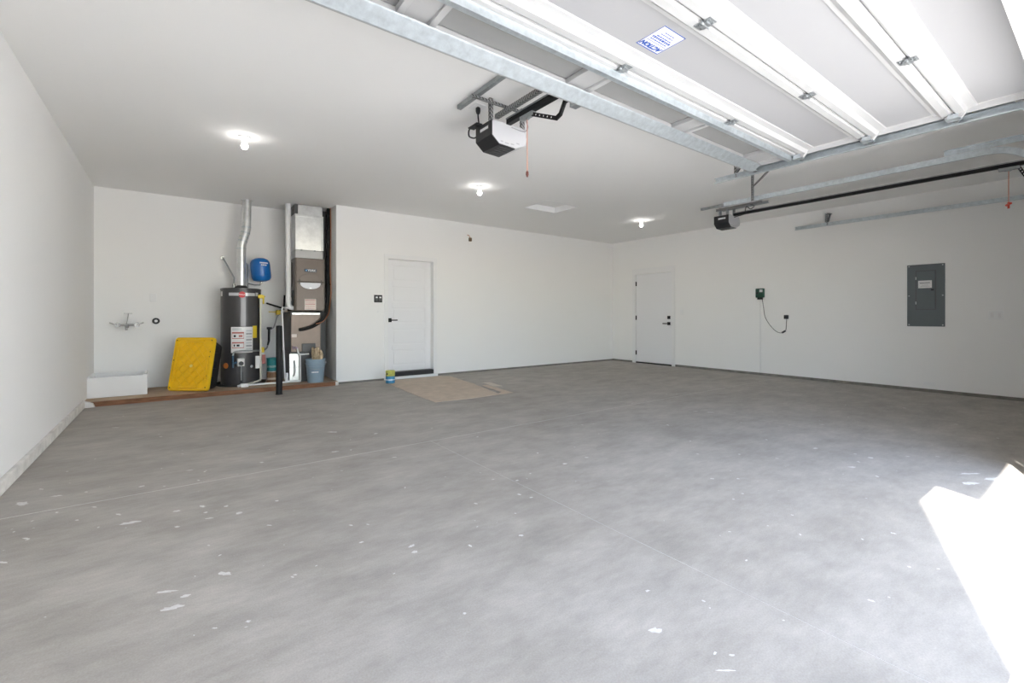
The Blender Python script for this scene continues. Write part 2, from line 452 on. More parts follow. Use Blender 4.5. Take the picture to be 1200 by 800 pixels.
# ---------------------------------------------------------------- alcove platform
pf = struct(box(XL+0.001, XW+0.001, 7.50, YA, 0.0, 0.056).build('floor_platform', M_wood), 'low plywood platform under the water heater and furnace', 'platform')
box(XL+0.03, XW-0.05, 7.462, 7.50, 0.0, 0.058).build('edge_board', M_woodr, pf, bevel=0.003)
m = MB().prism([(XL+0.001, 0), (XL+0.12, 0), (XL+0.10, 0.05), (XL+0.02, 0.075), (XL+0.001, 0.09)], 'y', 7.42, 7.50).build('plaster_lump', M_stemw, pf, bevel=0.006)
box(XW-0.05, XW-0.001, 7.468, 7.599, 0.0, 0.05).build('plaster_lump', M_stemw, pf, bevel=0.006)

# ================================================================ BIG GARAGE DOOR (open overhead)
DX0, DX1 = -0.12, 4.66
ZP, ZR, ZT = 2.632, 2.590, 2.672          # panel underside, rail underside, outer skin
J = [0.310, 0.745, 1.267, 1.790, 2.300]
gd = thing('garage_door', (2.27, 1.26, ZP), 'wide white sectional garage door raised overhead on its tracks', 'garage door')
def section_profile(y0, y1):
    """inside skin of one section: deep rails along both long edges, flat panel between"""
    a = 0.0025
    if y0 < 0.4:
        return [(y0, ZT), (y0, ZP), (y1-0.125, ZP), (y1-0.121, ZP-0.008), (y1-0.075, ZP-0.012), (y1-0.060, ZR), (y1-a-0.014, ZR), (y1-a-0.010, ZR+0.014), (y1-a, ZR+0.014), (y1-a, ZT)]
    return [(y0+a, ZT), (y0+a, ZR+0.012), (y0+a+0.010, ZR+0.012), (y0+a+0.014, ZR), (y0+0.060, ZR), (y0+0.095, ZP-0.010), (y0+0.115, ZP-0.010), (y0+0.119, ZP),
            (y1-0.125, ZP), (y1-0.121, ZP-0.008), (y1-0.075, ZP-0.012), (y1-0.060, ZR), (y1-a-0.014, ZR), (y1-a-0.010, ZR+0.014), (y1-a, ZR+0.014), (y1-a, ZT)]
secs = []
for k in range(3):
    s = MB().prism(section_profile(J[k], J[k+1]), 'x', DX0, DX1).build('door_section', M_steelw, gd, smooth=False)
    secs.append(s)
    box(DX0+0.03, DX1-0.03, J[k]+(0.120 if k else 0.004), J[k+1]-0.126, ZP-0.0012, ZP+0.0002).build('back_skin', M_panel, s, smooth=False)
# windowed top section
y0, y1 = J[3], J[4]
wins = [(-0.062, 0.895), (1.095, 2.055), (2.255, 3.215), (3.415, 4.375)]
wy0, wy1 = y0+0.150, y1-0.130
m = MB()
m.prism([(y0+0.0025, ZT), (y0+0.0025, ZR+0.012), (y0+0.0125, ZR+0.012), (y0+0.016, ZR), (y0+0.055, ZR), (y0+0.080, ZP-0.012), (wy0, ZP-0.012), (wy0, ZT)], 'x', DX0, DX1)
m.prism([(wy1, ZT), (wy1, ZP-0.012), (wy1+0.05, ZP-0.012), (wy1+0.075, ZR), (y1, ZR), (y1, ZT)], 'x', DX0, DX1)
xe = [DX0]+[v for w in wins for v in w]+[DX1]
for i in range(0, len(xe), 2):
    m.box(xe[i], xe[i+1], wy0, wy1, ZP-0.004, ZT)
top = m.build('door_section', M_steelw, gd, smooth=False)
secs.append(top)
for (a, b) in wins:
    f = MB(); w = 0.038
    for (p, q, r, s_) in ((a-0.03, b+0.03, wy0-0.03, wy0+w-0.03), (a-0.03, b+0.03, wy1-w+0.03, wy1+0.03)):
        f.box(p, q, r, s_, ZP-0.020, ZP+0.012)
    for (p, q) in ((a-0.03, a+w-0.03), (b-w+0.03, b+0.03)):
        f.box(p, q, wy0+w-0.03, wy1-w+0.03, ZP-0.020, ZP+0.012)
    fr = f.build('window_frame', M_steelw, gd, bevel=0.004)
    box(a+0.004, b-0.004, wy0+0.006, wy1-0.006, ZP+0.014, ZP+0.020).build('pane', M_glass, fr, smooth=False)
    scr = MB()
    for x in (a-0.011, (a+b)/2, b+0.011):
        for y in (wy0-0.012, wy1+0.012):
            scr.cyl((x, y, ZP-0.024), (x, y, ZP-0.018), 0.006, 8)
    scr.build('screws', M_dgrey, fr)
# struts
def strut(yc, w, zb, up, name='strut'):
    """hat shaped galvanised stiffener along the whole width"""
    t = 0.003; h = ZR-0.001
    p = [(yc-w/2-up, h), (yc-w/2-up, h-t), (yc-w/2-t, h-t), (yc-w/2, zb), (yc+w/2, zb), (yc+w/2+t, h-t), (yc+w/2+up, h-t), (yc+w/2+up, h),
         (yc+w/2, h), (yc+w/2-t, zb+t), (yc-w/2+t, zb+t), (yc-w/2, h)]
    return MB().prism(p, 'x', DX0+0.01, DX1-0.03).build(name, M_galv, gd, smooth=False)
MB().prism([(2.120, 2.589), (2.126, 2.584), (2.200, 2.535), (2.208, 2.536), (2.212, 2.589), (2.207, 2.589), (2.204, 2.543), (2.199, 2.542), (2.132, 2.589)], 'x', DX0+0.01, DX1-0.03).build('strut', M_galv, gd, smooth=False)
strut(1.858, 0.034, 2.548, 0.008)
# end stiles with the folded white ends
for x in (DX0, DX1):
    s = 1 if x > 0 else -1
    for k in range(4):
        m = MB()
        m.box(min(x, x-s*0.004), max(x, x-s*0.004), J[k]+0.01, J[k+1]-0.01, ZR-0.002, ZT)
        m.build('end_stile', M_steelw if k < 3 else M_steelw, gd, smooth=False)
        for y in (J[k]+0.03, J[k+1]-0.035):
            MB().prism([(y-0.026, ZR), (y+0.026, ZR), (y+0.018, ZR-0.022), (y-0.006, ZR-0.030)], 'x', x-s*0.030, x+s*0.002).build('end_tab', M_steelw, gd, bevel=0.003)
# hinges on the joints
def hinge(x, y):
    m = MB()
    m.box(x-0.032, x+0.032, y-0.045, y-0.010, ZR-0.003, ZR-0.0005).box(x-0.032, x+0.032, y+0.010, y+0.045, ZR-0.003, ZR-0.0005)
    m.cyl((x-0.036, y, ZR-0.009), (x+0.036, y, ZR-0.009), 0.008, 10)
    m.box(x-0.020, x+0.020, y-0.022, y+0.022, ZR-0.015, ZR-0.003)
    for sx in (-0.018, 0.018):
        for sy_ in (-0.032, 0.032): m.cyl((x+sx, y+sy_, ZR-0.009), (x+sx, y+sy_, ZR-0.002), 0.006, 6)
    return m
for y in J[1:4]:
    for x in (1.02, 2.17, 3.43):
        hinge(x, y).build('hinge', M_galvd, gd)
# roller brackets at both ends
for x, s in ((DX1, 1), (DX0, -1)):
    for y in (0.35, J[1], J[2], J[3], 2.215):
        m = MB()
        m.box(x-s*0.02-0.035, x-s*0.02+0.035, y-0.040, y+0.040, ZR-0.036, ZR-0.032)
        m.box(x-s*0.02-0.035, x-s*0.02-0.030, y-0.03, y+0.03, ZR-0.034, ZR).box(x-s*0.02+0.030, x-s*0.02+0.035, y-0.03, y+0.03, ZR-0.034, ZR)
        br = m.build('roller_bracket', M_galv, gd, smooth=False)
        MB().cyl((x-s*0.05, y, ZR-0.018), (x+s*0.060, y, ZR-0.018), 0.006, 8).cyl((x+s*0.052, y, ZR-0.018), (x+s*0.062, y, ZR-0.018), 0.020, 14).build('roller', M_galvd, br)
# opener arm bracket on the top section
box(2.245, 2.305, 2.27, 2.33, 2.575, 2.66).build('arm_bracket', M_galvd, gd, bevel=0.002)
# sticker
stk = box(2.075, 2.265, 1.435, 1.622, ZP-0.0022, ZP-0.0011).build('sticker', M_label, gd, smooth=False)
m = MB()
zs = ZP-0.0030
m.box(2.075, 2.265, 1.435, 1.440, zs, zs+0.001).box(2.075, 2.265, 1.617, 1.622, zs, zs+0.001).box(2.075, 2.079, 1.44, 1.617, zs, zs+0.001).box(2.261, 2.265, 1.44, 1.617, zs, zs+0.001)
m.build('border', M_navy, stk, smooth=False)
lettering('ACTION', 0.043, (2.17, 1.591, zs), (-1, 0, 0), (0, 1, 0), M_navy, stk, shear=0.25, bold=0.0022)
m = MB()
for (yy, a, b, hh) in ((1.560, 2.085, 2.255, 0.0012), (1.545, 2.10, 2.24, 0.004), (1.527, 2.095, 2.245, 0.008), (1.510, 2.11, 2.23, 0.004), (1.490, 2.12, 2.22, 0.003), (1.472, 2.13, 2.21, 0.003)):
    x = a
    while x < b:
        ln = random.uniform(0.008, 0.022) if hh > 0.002 else b-a
        m.box(x, min(b, x+ln), yy-hh, yy+hh*0.6, zs, zs+0.001); x += ln+0.005
m.build('small_print', M_navy, stk, smooth=False)

# ---------------------------------------------------------------- tracks
def track(name, x, side, y_back, zc, label, cat='door track', group=None, z_floor=0.03, R=0.36):
    """C channel: level run, quarter bend, upright; open side faces the door (side = +1 opens to +x)"""
    o = thing(name, (x, y_back, zc), label, cat, group)
    yc = 0.375+R
    path = [(y_back, zc), (yc, zc)]
    for k in range(1, 10):
        a = math.pi/2*k/9
        path.append((yc-R*math.sin(a), zc-R+R*math.cos(a)))
    path.append((yc-R, z_floor))
    h = 0.028; d = 0.026; t = 0.0025
    prof = [(d, -h), (0, -h), (0, h), (d, h), (d, h-0.010), (d-t, h-0.010), (d-t, h-t), (t, h-t), (t, -h+t), (d-t, -h+t), (d-t, -h+0.010), (d, -h+0.010)]
    vs = []; fs = []; n = len(prof)
    for i, p in enumerate(path):
        a = Vector(path[max(0, i-1)]); b = Vector(path[min(len(path)-1, i+1)])
        tg = (b-a).normalized(); nm = Vector((tg.y, -tg.x))
        for (u, v) in prof:
            vs.append((x+side*u, p[0]-nm.x*v, p[1]-nm.y*v))
    for i in range(len(path)-1):
        for k in range(n):
            q = (k+1) % n; fs.append((i*n+k, i*n+q, (i+1)*n+q, (i+1)*n+k))
    fs.append(list(range(n))); fs.append([(len(path)-1)*n+k for k in range(n)][::-1])
    MB().add(vs, fs).build('rail', M_galv, o, smooth=False)
    return o
def angle_bar(m, p, q, w=0.032, t=0.003, up=(0, 0, 1)):
    """L section between two points"""
    p = Vector(p); q = Vector(q); d = (q-p).normalized(); u = Vector(up); u = (u-d*u.dot(d)).normalized(); s = d.cross(u)
    c = (p+q)/2; L = (q-p).length/2
    m.obox(c+u*w/2, d, u, s, L, w/2, t/2); m.obox(c+s*w/2, d, s, u, L, w/2, t/2)
    return m
for x, sd, nm in ((4.752, -1, 'galvanised track at the right end of the raised wide garage door'), (-0.212, 1, 'galvanised track at the left end of the raised wide garage door')):
    o = track('garage_door_track', x, sd, 2.650, 2.570, nm, group='garage door tracks', R=0.05)
    m = MB(); m.box(min(x, x-sd*0.003), max(x, x-sd*0.003), 0.45, 2.35, 2.600, 2.650).box(min(x, x-sd*0.035), max(x, x-sd*0.035), 0.45, 2.35, 2.650, 2.653)
    m.build('stiffener_angle', M_galv, o, smooth=False)
    m = MB(); xx = x-sd*0.008; angle_bar(m, (xx, 2.42, 2.55), (xx, 2.42, H), 0.034, up=(0, 1, 0)); angle_bar(m, (xx, 2.42, 2.60), (xx+(-sd)*0.02, 2.15, H), 0.030, up=(0, 1, 0.3))
    m.build('hanger', M_perf, o, smooth=False)
o = track('garage_door_track', 5.935, 1, 3.20, 2.600, 'left track of the narrow garage door, hung from a ceiling strap', group='garage door tracks')
m = MB(); m.box(5.932, 5.935, 0.45, 1.02, 2.63, 2.675).box(5.90, 5.935, 0.45, 1.02, 2.675, 2.678).build('stiffener_angle', M_galv, o, smooth=False)
m = MB(); angle_bar(m, (5.928, 2.80, 2.57), (5.928, 2.80, H), 0.036, up=(0, 1, 0)); angle_bar(m, (5.92, 2.80, 2.74), (5.92, 2.60, H), 0.026, up=(0, 1, 0.3))
m.build('hanger', M_perf, o, smooth=False)
o = track('garage_door_track', 8.665, -1, 3.39, 2.615, 'right track of the narrow garage door beside the right wall', group='garage door tracks')
m = MB(); angle_bar(m, (8.672, 2.905, 2.59), (8.672, 2.905, 2.80), 0.04, up=(0, 1, 0)); m.box(8.672, XR, 2.88, 2.935, 2.795, 2.80); angle_bar(m, (8.674, 2.90, 2.62), (XR-0.005, 2.90, 2.795), 0.028, up=(0, 1, 0))
m.build('hanger', M_perf, o, smooth=False)

# narrow garage door, closed
nd = thing('garage_door', (7.30, 0.335, 0.0), 'narrow white sectional garage door, closed in the front wall', 'garage door')
for k in range(4):
    z0, z1 = 0.01+k*0.553, 0.01+(k+1)*0.553-0.004
    s = box(5.99, 8.61, 0.302, 0.322, z0, z1).build('door_section', M_trim, nd, smooth=False)
    m = MB(); m.box(5.99, 8.61, 0.322, 0.352, z0, z0+0.07).box(5.99, 8.61, 0.322, 0.352, z1-0.07, z1)
    for x in (5.99, 7.27, 8.55): m.box(x, x+0.06, 0.322, 0.345, z0+0.07, z1-0.07)
    m.build('stiles', M_trim, s, smooth=False)

# ---------------------------------------------------------------- openers
def opener(xc, yh, yt, label, rail_end, arm, cord_end, tee):
    """motor head, rail, trolley, arm, pull cord"""
    o = thing('garage_door_opener', (xc, yh+0.11, 2.74), label, 'opener', 'ceiling mounted garage door openers')
    x0 = xc-0.165; y0, y1 = yh, yh+0.235
    prof = [(x0, 2.600), (x0+0.070, 2.542), (x0+0.245, 2.535), (x0+0.350, 2.580), (x0+0.365, 2.63), (x0+0.345, 2.715), (x0+0.30, 2.730), (x0+0.02, 2.730), (x0, 2.715)]
    MB().prism(prof, 'y', y0, y1).build('housing', M_copaque, o, bevel=0.008)
    t = 0.010
    shell = [(x0, 2.722), (x0-t, 2.722), (x0-t, 2.596), (x0+0.066, 2.532), (x0+0.235, 2.524), (x0+0.235, 2.534), (x0+0.070, 2.541), (x0, 2.600)]
    MB().prism(shell, 'y', y0-0.004, y1+0.004).build('cover', M_black, o, bevel=0.003)
    b = box(x0-t-0.002, x0-t, y0+0.035, y0+0.165, 2.655, 2.692).build('badge', M_dgrey, o, smooth=False)
    m = MB(); y = y0+0.045
    while y < y0+0.155:
        w = random.uniform(0.008, 0.015); m.box(x0-t-0.003, x0-t-0.002, y, y+w, 2.662, 2.684); y += w+0.003
    m.build('badge_print', M_white, b, smooth=False)
    m = MB()
    for k in range(5): m.box(x0+0.10, x0+0.23, y0+0.03+k*0.04, y0+0.034+k*0.04, 2.522, 2.527)
    m.build('lens_ribs', M_dgrey, o, smooth=False)
    m = MB()
    for (a, bb, c0, c1) in ((0.085, 0.11, 2.560, 2.570), (0.13, 0.17, 2.555, 2.565), (0.19, 0.225, 2.558, 2.568), (0.25, 0.28, 2.575, 2.585)):
        m.box(x0+a, x0+bb, y0-0.0015, y0+0.001, c0, c1)
    m.build('control_labels', M_greyprint, o, smooth=False)
    # rail
    m = MB(); m.box(xc-0.024, xc+0.024, rail_end, yh-0.001, 2.716, 2.762)
    rail = m.build('rail', M_blackm, o, bevel=0.003)
    box(xc-0.029, xc-0.0245, rail_end, yh-0.001, 2.754, 2.766).build('rail_edge', M_galvd, rail, smooth=False)
    # trolley
    m = MB(); m.box(xc-0.022, xc+0.022, yt-0.085, yt+0.075, 2.684, 2.7155)
    m.prism([(yt-0.05, 2.693), (yt-0.01, 2.672), (yt+0.03, 2.676), (yt+0.05, 2.693)], 'x', xc-0.012, xc+0.012)
    tr = m.build('trolley', M_galvd, o, bevel=0.003)
    am = MB(); prev = None
    for p, q in zip(arm[:-1], arm[1:]):
        d = (Vector((0, *q))-Vector((0, *p))); n_ = Vector((0, -d.z, d.y))
        am.obox((xc, (p[0]+q[0])/2, (p[1]+q[1])/2), (1, 0, 0), d, n_, 0.010, d.length/2+0.008, 0.015)
    am.build('arm', M_blackm, o, bevel=0.003)
    dots = MB()
    p, q = Vector((xc-0.011, *arm[0])), Vector((xc-0.011, *arm[1]))
    for k in range(1, 6): c_ = p.lerp(q, k/6); dots.cyl(c_, c_+Vector((0.002, 0, 0)), 0.006, 8)
    dots.build('arm_holes', M_label, o)
    cd = MB().tube([(xc, yt, 2.68), (xc, yt, cord_end+0.02)], 0.0035, 6).build('pull_cord', M_cord, o)
    if tee:
        MB().cyl((xc-0.05, yt-0.02, cord_end), (xc+0.05, yt+0.02, cord_end), 0.012, 10).cyl((xc, yt, cord_end-0.045), (xc, yt, cord_end+0.022), 0.010, 10).build('pull_handle', M_grip, cd)
    else:
        MB().lathe([(0.004, 0.03), (0.011, 0.02), (0.012, 0.0), (0.006, -0.02)], (xc, yt, cord_end), 10).build('pull_handle', mat('dark red brown grip', (0.16, 0.05, 0.04), 0.5), cd)
    return o
op = opener(2.275, 3.10, 2.845, 'opener with black and white head hung above the middle, beside the raised wide door', 0.40, [(2.770, 2.690), (2.50, 2.565), (2.455, 2.580), (2.41, 2.655), (2.335, 2.66)], 2.235, False)
m = MB(); angle_bar(m, (1.945, 2.45, 2.866), (1.945, 3.385, 2.866), 0.034, up=(0, 0, 1)); m.build('ceiling_angle', M_galvd, op, smooth=False)
m = MB(); angle_bar(m, (1.90, 3.08, 2.835), (2.44, 3.08, 2.835), 0.030, up=(0, 0, 1)); m.build('cross_bar', M_perf, op, smooth=False)
m = MB(); angle_bar(m, (2.205, 2.50, 2.79), (2.205, 3.20, 2.79), 0.034, up=(0, 0, 1)); m.build('rear_bar', M_perf, op, smooth=False)
for x in (2.09, 2.42):
    m = MB(); m.box(x, x+0.034, 3.105, 3.109, 2.715, 2.90).box(x, x+0.004, 3.105, 3.130, 2.715, 2.90); m.build('hanger_strap', M_perf, op, smooth=False)
MB().tube(smoothpath([(2.115, 3.345, 2.735), (2.06, 3.37, 2.72), (2.055, 3.375, 2.66), (2.085, 3.35, 2.64), (2.115, 3.337, 2.655)]), 0.007, 8).build('power_cord', M_black, op)
box(2.06, 2.12, 3.26, 3.40, 2.731, 2.742).build('cord_shelf', M_black, op, bevel=0.002)
MB().tube(smoothpath([(2.10, 3.30, 2.86), (2.10, 3.30, 2.81), (2.11, 3.30, 2.742)]), 0.006, 8).lathe([(0.016, 0.0), (0.020, 0.02), (0.020, 0.045), (0.010, 0.056)], (2.10, 3.30, 2.838), 12).build('power_plug', M_black, op)
MB().tube(smoothpath([(2.30, 3.09, 2.70), (2.38, 3.02, 2.66), (2.35, 2.93, 2.66), (2.30, 2.90, 2.70)]), 0.004, 8).build('wire', M_greyprint, op)
box(2.045, 2.165, 3.25, 3.37, H-0.006, H-0.0005).build('ceiling_outlet', M_trim, op, bevel=0.002)

op2 = opener(7.27, 3.75, 0.735, 'opener with long bare black rail above the closed narrow door', 0.42, [(0.66, 2.70), (0.585, 2.53), (0.51, 2.36), (0.40, 2.20)], 2.315, True)
m = MB(); angle_bar(m, (7.06, 3.30, 2.862), (7.06, 4.20, 2.862), 0.034, up=(0, 0, 1)); m.build('ceiling_angle', M_galvd, op2, smooth=False)
m = MB(); angle_bar(m, (7.14, 3.25, 2.815), (7.14, 3.98, 2.815), 0.034, up=(0, 0, 1)); m.build('cross_bar', M_perf, op2, smooth=False)
m = MB(); angle_bar(m, (7.34, 3.25, 2.845), (7.34, 3.98, 2.845), 0.034, up=(0, 0, 1)); m.build('cross_bar', M_galvd, op2, smooth=False)
for x, y in ((7.14, 3.78), (7.14, 3.90), (7.345, 3.78)):
    m = MB(); m.box(x, x+0.034, y, y+0.004, 2.715, 2.855).box(x, x+0.004, y, y+0.03, 2.715, 2.855); m.build('hanger_strap', M_galvd, op2, smooth=False)
MB().tube(smoothpath([(7.14, 3.42, 2.82), (7.12, 3.36, 2.78), (7.13, 3.42, 2.75), (7.14, 3.48, 2.80), (7.13, 3.50, 2.74), (7.16, 3.50, 2.70), (7.19, 3.70, 2.68)]), 0.006, 8).build('power_cord', M_black, op2)

# ================================================================ CEILING LAMPS
for (x, y, lb) in ((0.58, 5.26, 'bare bulb lamp on the ceiling nearest the left wall'), (3.41, 5.32, 'bare bulb lamp on the ceiling in front of the house door'), (7.06, 5.40, 'bare bulb lamp on the ceiling nearest the side door')):
    o = thing('ceiling_lamp', (x, y, H), lb, 'lamp', 'bare bulb ceiling lamps')
    MB().lathe([(0.058, 0), (0.058, -0.012), (0.040, -0.026), (0.026, -0.030), (0.024, -0.046), (0.001, -0.046)], (x, y, H-0.0005), 24).build('lampholder', M_gliner, o)
    MB().lathe([(0.0135, -0.044), (0.015, -0.056), (0.027, -0.076), (0.031, -0.094), (0.027, -0.112), (0.015, -0.123), (0.001, -0.126)], (x, y, H), 24).build('bulb', M_bulb, o)

# ================================================================ ALCOVE
PZ = 0.056
# mop sink
o = thing('mop_sink', (-0.57, 8.12, PZ), 'low white open topped mop basin in the left alcove corner', 'sink')
a0, a1, b0, b1, zt = XL+0.002, -0.285, 7.82, 8.40, 0.325
m = MB(); w = 0.028
m.box(a0, a1, b0, b0+w, PZ, zt-0.012).box(a0, a1, b1-w, b1, PZ, zt).box(a0, a0+w, b0+w, b1-w, PZ, zt).box(a1-w, a1, b0+w, b1-w, PZ, zt)
m.build('basin_walls', M_pvc, o, bevel=0.004)
box(a0+w, a1-w, b0+w, b1-w, PZ, PZ+0.03).build('basin_bottom', M_pvc, o)
box(a1-0.001, a1+0.014, b0+0.01, b0+0.05, PZ, zt).build('corner_strip', M_trim, o)
# faucet
o = thing('wall_faucet', (-0.52, YA, 1.0), 'chrome two handle service faucet on the alcove wall above the basin', 'faucet')
fx, fz = -0.515, 0.975
MB().cyl((fx-0.13, YA-0.06, fz), (fx+0.13, YA-0.06, fz), 0.014).build('valve_body', M_chrome, o)
for s in (-1, 1):
    MB().cyl((fx+s*0.105, YA-0.10, fz), (fx+s*0.105, YA, fz), 0.024).lathe([(0.035, 0), (0.035, 0.006)], (fx+s*0.105, YA-0.007, fz), 16, (0, 1, 0)).build('valve', M_chrome, o)
    m = MB().cyl((fx+s*0.105, YA-0.10, fz), (fx+s*0.105, YA-0.135, fz), 0.012).cyl((fx+s*0.105, YA-0.13, fz), (fx+s*0.185, YA-0.135, fz+0.035), 0.008, 10)
    m.build('handle', M_chrome, o)
MB().cyl((fx, YA-0.095, fz-0.03), (fx, YA-0.06, fz+0.005), 0.022).tube(smoothpath([(fx, YA-0.06, fz), (fx, YA-0.15, fz+0.01), (fx, YA-0.19, fz-0.03), (fx, YA-0.19, fz-0.07)]), 0.014, 12).build('spout', M_chrome, o)
MB().cyl((fx, YA-0.14, fz+0.015), (fx+0.012, YA-0.002, fz+0.165), 0.006, 8).box(fx-0.04, fx+0.055, YA-0.012, YA, fz+0.158, fz+0.172).build('support_brace', M_chrome, o)
# plates, drain stub
tag(box(-0.262, -0.188, YA-0.006, YA, 1.315, 1.435).build('wall_plate', M_trim, bevel=0.003), 'white switch plate on the alcove wall above the drain stub', 'wall plate')
box(-0.232, -0.218, YA-0.012, YA-0.005, 1.36, 1.39).build('toggle', M_trim, bpy.data.objects['wall_plate'])
o = thing('drain_stub', (-0.193, YA, 1.03), 'round black drain pipe stub with white inside on the alcove wall', 'pipe')
MB().lathe([(0.045, 0), (0.045, 0.03), (0.028, 0.03), (0.026, 0.006), (0.001, 0.006)], (-0.193, YA-0.0005, 1.03), 24, (0, -1, 0)).build('pipe_ring', M_black, o)
MB().lathe([(0.020, 0), (0.018, 0.02), (0.001, 0.022)], (-0.193, YA-0.008, 1.03), 16, (0, -1, 0)).build('plug', M_pvc, o)

# tote leaning back, yellow lid towards the camera
tt = thing('storage_tote', (0.19, 7.72, PZ), 'black storage tote with yellow lid, leaning on its side by the water heater', 'tote')
Rv = Vector((0.8014, -0.598, 0)); Fv = Vector((0.598, 0.8014, 0)); lean = math.radians(13)
Uv = (Vector((0, 0, 1))*math.cos(lean)+Fv*math.sin(lean)); Nv = Rv.cross(Uv)      # outwards
if Nv.dot(Fv) > 0: Nv = -Nv
base = Vector((0.165, 7.74, PZ+0.012))
def rrect(w, h, r, k=5):
    pts = []
    for cx, cy, a0_ in ((w-r, h-r, 0), (-w+r, h-r, 90), (-w+r, -h+r, 180), (w-r, -h+r, 270)):
        for i in range(k+1):
            a = math.radians(a0_+90*i/k); pts.append((cx+r*math.cos(a), cy+r*math.sin(a)))
    return pts
def loft(m, rings):
    """rings of equal length, capped"""
    n = len(rings[0]); vs = [p for r in rings for p in r]
    fs = [list(range(n))[::-1], [(len(rings)-1)*n+i for i in range(n)]]
    for k in range(len(rings)-1):
        for i in range(n):
            j = (i+1) % n; fs.append((k*n+i, k*n+j, (k+1)*n+j, (k+1)*n+i))
    return m.add(vs, fs)
LW, LH = 0.275, 0.375
lc = base+Uv*LH
def tp(u, v, d): return lc+Rv*u+Uv*v+Nv*d
m = MB(); loft(m, [[tp(u, v, d) for u, v in rrect(LW*s, LH*s2, 0.04)] for s, s2, d in ((1, 1, -0.045), (1, 1, 0.0), (0.985, 0.99, 0.010), (0.90, 0.925, 0.010), (0.88, 0.905, -0.012))])
lid = m.build('lid', M_yellow, tt)
m = MB()
for k in range(-4, 5):
    for s in (-1, 1):
        # lattice ribs clipped to the lid field
        pts = []
        for i in range(41):
            v = -LH*0.80+i*LH*1.60/40; u = k*0.115+s*v*0.8
            if abs(u) < LW*0.74: pts.append((u, v))
        if len(pts) > 2:
            (ua, va), (ub, vb) = pts[0], pts[-1]
            A, B = tp(ua, va, -0.004), tp(ub, vb, -0.004)
            m.obox((A+B)/2, B-A, Nv, (B-A).cross(Nv), (B-A).length/2, 0.007, 0.0045)
m.build('lattice_ribs', M_yellow, lid)
m = MB()
for u, v, su, sv in ((0, 0.325, 0.13, 0.014), (0, -0.325, 0.13, 0.012), (0.225, 0, 0.014, 0.22), (-0.225, 0, 0.012, 0.24)):
    m.obox(tp(u, v, 0.001), Rv, Uv, Nv, su, sv, 0.013)
m.build('rim_ledges', M_yellow, lid, bevel=0.004)
m = MB()
for u, v in ((0.245, 0.33), (-0.245, 0.33), (0.245, -0.33), (-0.245, -0.33), (0.24, 0.10), (0.24, 0.17), (-0.25, 0.05), (0.236, -0.17)):
    m.lathe([(0.008, 0), (0.008, 0.002)], tp(u, v, 0.0102), 10, Nv)
m.build('lid_holes', M_black, lid)
m = MB(); m.lathe([(0.022, 0), (0.022, 0.003)], tp(0, -0.03, 0.003), 8, Nv); m.build('lid_mark', mat('pale yellow print', (0.85, 0.75, 0.25), 0.5), lid)
m = MB(); loft(m, [[tp(u, v, d) for u, v in rrect(LW*s, LH*s2, 0.05)] for s, s2, d in ((0.80, 0.84, -0.27), (0.92, 0.94, -0.05), (0.97, 0.975, -0.044), (0.97, 0.975, -0.020))])
m.build('bin', M_black, tt)
for v in (-0.22, 0, 0.22): MB().obox(tp(LW*0.92, v, -0.10), Rv, Uv, Nv, 0.012, 0.05, 0.045).build('bin_rib', M_black, tt, bevel=0.004)

# ---------------------------------------------------------------- water heater
hx, hy, hr, hz0, hz1 = 0.848, 8.12, 0.268, 0.085, 1.525
wh = thing('water_heater', (hx, hy, PZ), 'tall charcoal gas water heater with galvanised flue pipe', 'water heater')
MB().lathe([(hr-0.03, PZ), (hr-0.03, hz0), (hr, hz0), (hr, hz1-0.035), (hr+0.004, hz1-0.035), (hr+0.004, hz1-0.008), (hr-0.02, hz1), (0.001, hz1+0.006)], (hx, hy, 0), 48).build('tank', M_heat, wh)
MB().lathe([(0.32, PZ), (0.34, PZ+0.035), (0.33, PZ+0.035), (0.31, PZ+0.008), (0.001, PZ+0.008)], (hx, hy, 0), 40).build('drain_pan', M_dgrey, wh)
def on_tank(a0, a1, z0, z1, off=0.002, n=8, th=0.002):
    """curved sticker on the tank; angles in degrees from straight at the camera's side (-y)"""
    vs = []; fs = []
    for i in range(n+1):
        a = math.radians(-90+a0+(a1-a0)*i/n)
        for r in (hr+off, hr+off+th):
            for z in (z0, z1): vs.append((hx+r*math.cos(a), hy+r*math.sin(a), z))
    for i in range(n):
        k = i*4; q = k+4
        fs += [(k, q, q+1, k+1), (k+2, k+3, q+3, q+2), (k, k+2, q+2, q), (k+1, q+1, q+3, k+3)]
    fs += [(0, 1, 3, 2), (n*4, n*4+2, n*4+3, n*4+1)]
    return MB().add(vs, fs)
VA = -6    # the side seen from the doorway
badge = on_tank(VA-35, VA+42, 1.405, 1.450).build('badge_band', M_silver, wh)
on_tank(VA-1, VA+13, 0.955, 1.405, 0.0015).build('gloss_strip', mat('grey strip label', (0.17, 0.165, 0.175), 0.3, 0.3), wh)
c = math.radians(-90+VA+3); bc = Vector((hx+(hr+0.006)*math.cos(c), hy+(hr+0.006)*math.sin(c), 1.422)); bn = Vector((math.cos(c), math.sin(c), 0))
MB().lathe([(0.046, -0.004), (0.046, 0.003), (0.001, 0.004)], bc, 24, bn).build('round_logo', M_red, wh)
lettering('Rheem', 0.032, bc+bn*0.0055, Vector((0, 0, 1)).cross(bn), (0, 0, 1), M_white, wh, shear=0.15)
lab = on_tank(VA-28, VA+34, 0.555, 0.940).build('instruction_label', M_label, wh)
pr = on_tank
pr(VA-25, VA+8, 0.765, 0.865, 0.0042, th=0.0008).build('warning_box', M_pink, lab)
pr(VA-24, VA+7, 0.775, 0.842, 0.0052, th=0.0006).build('warning_field', M_label, lab)
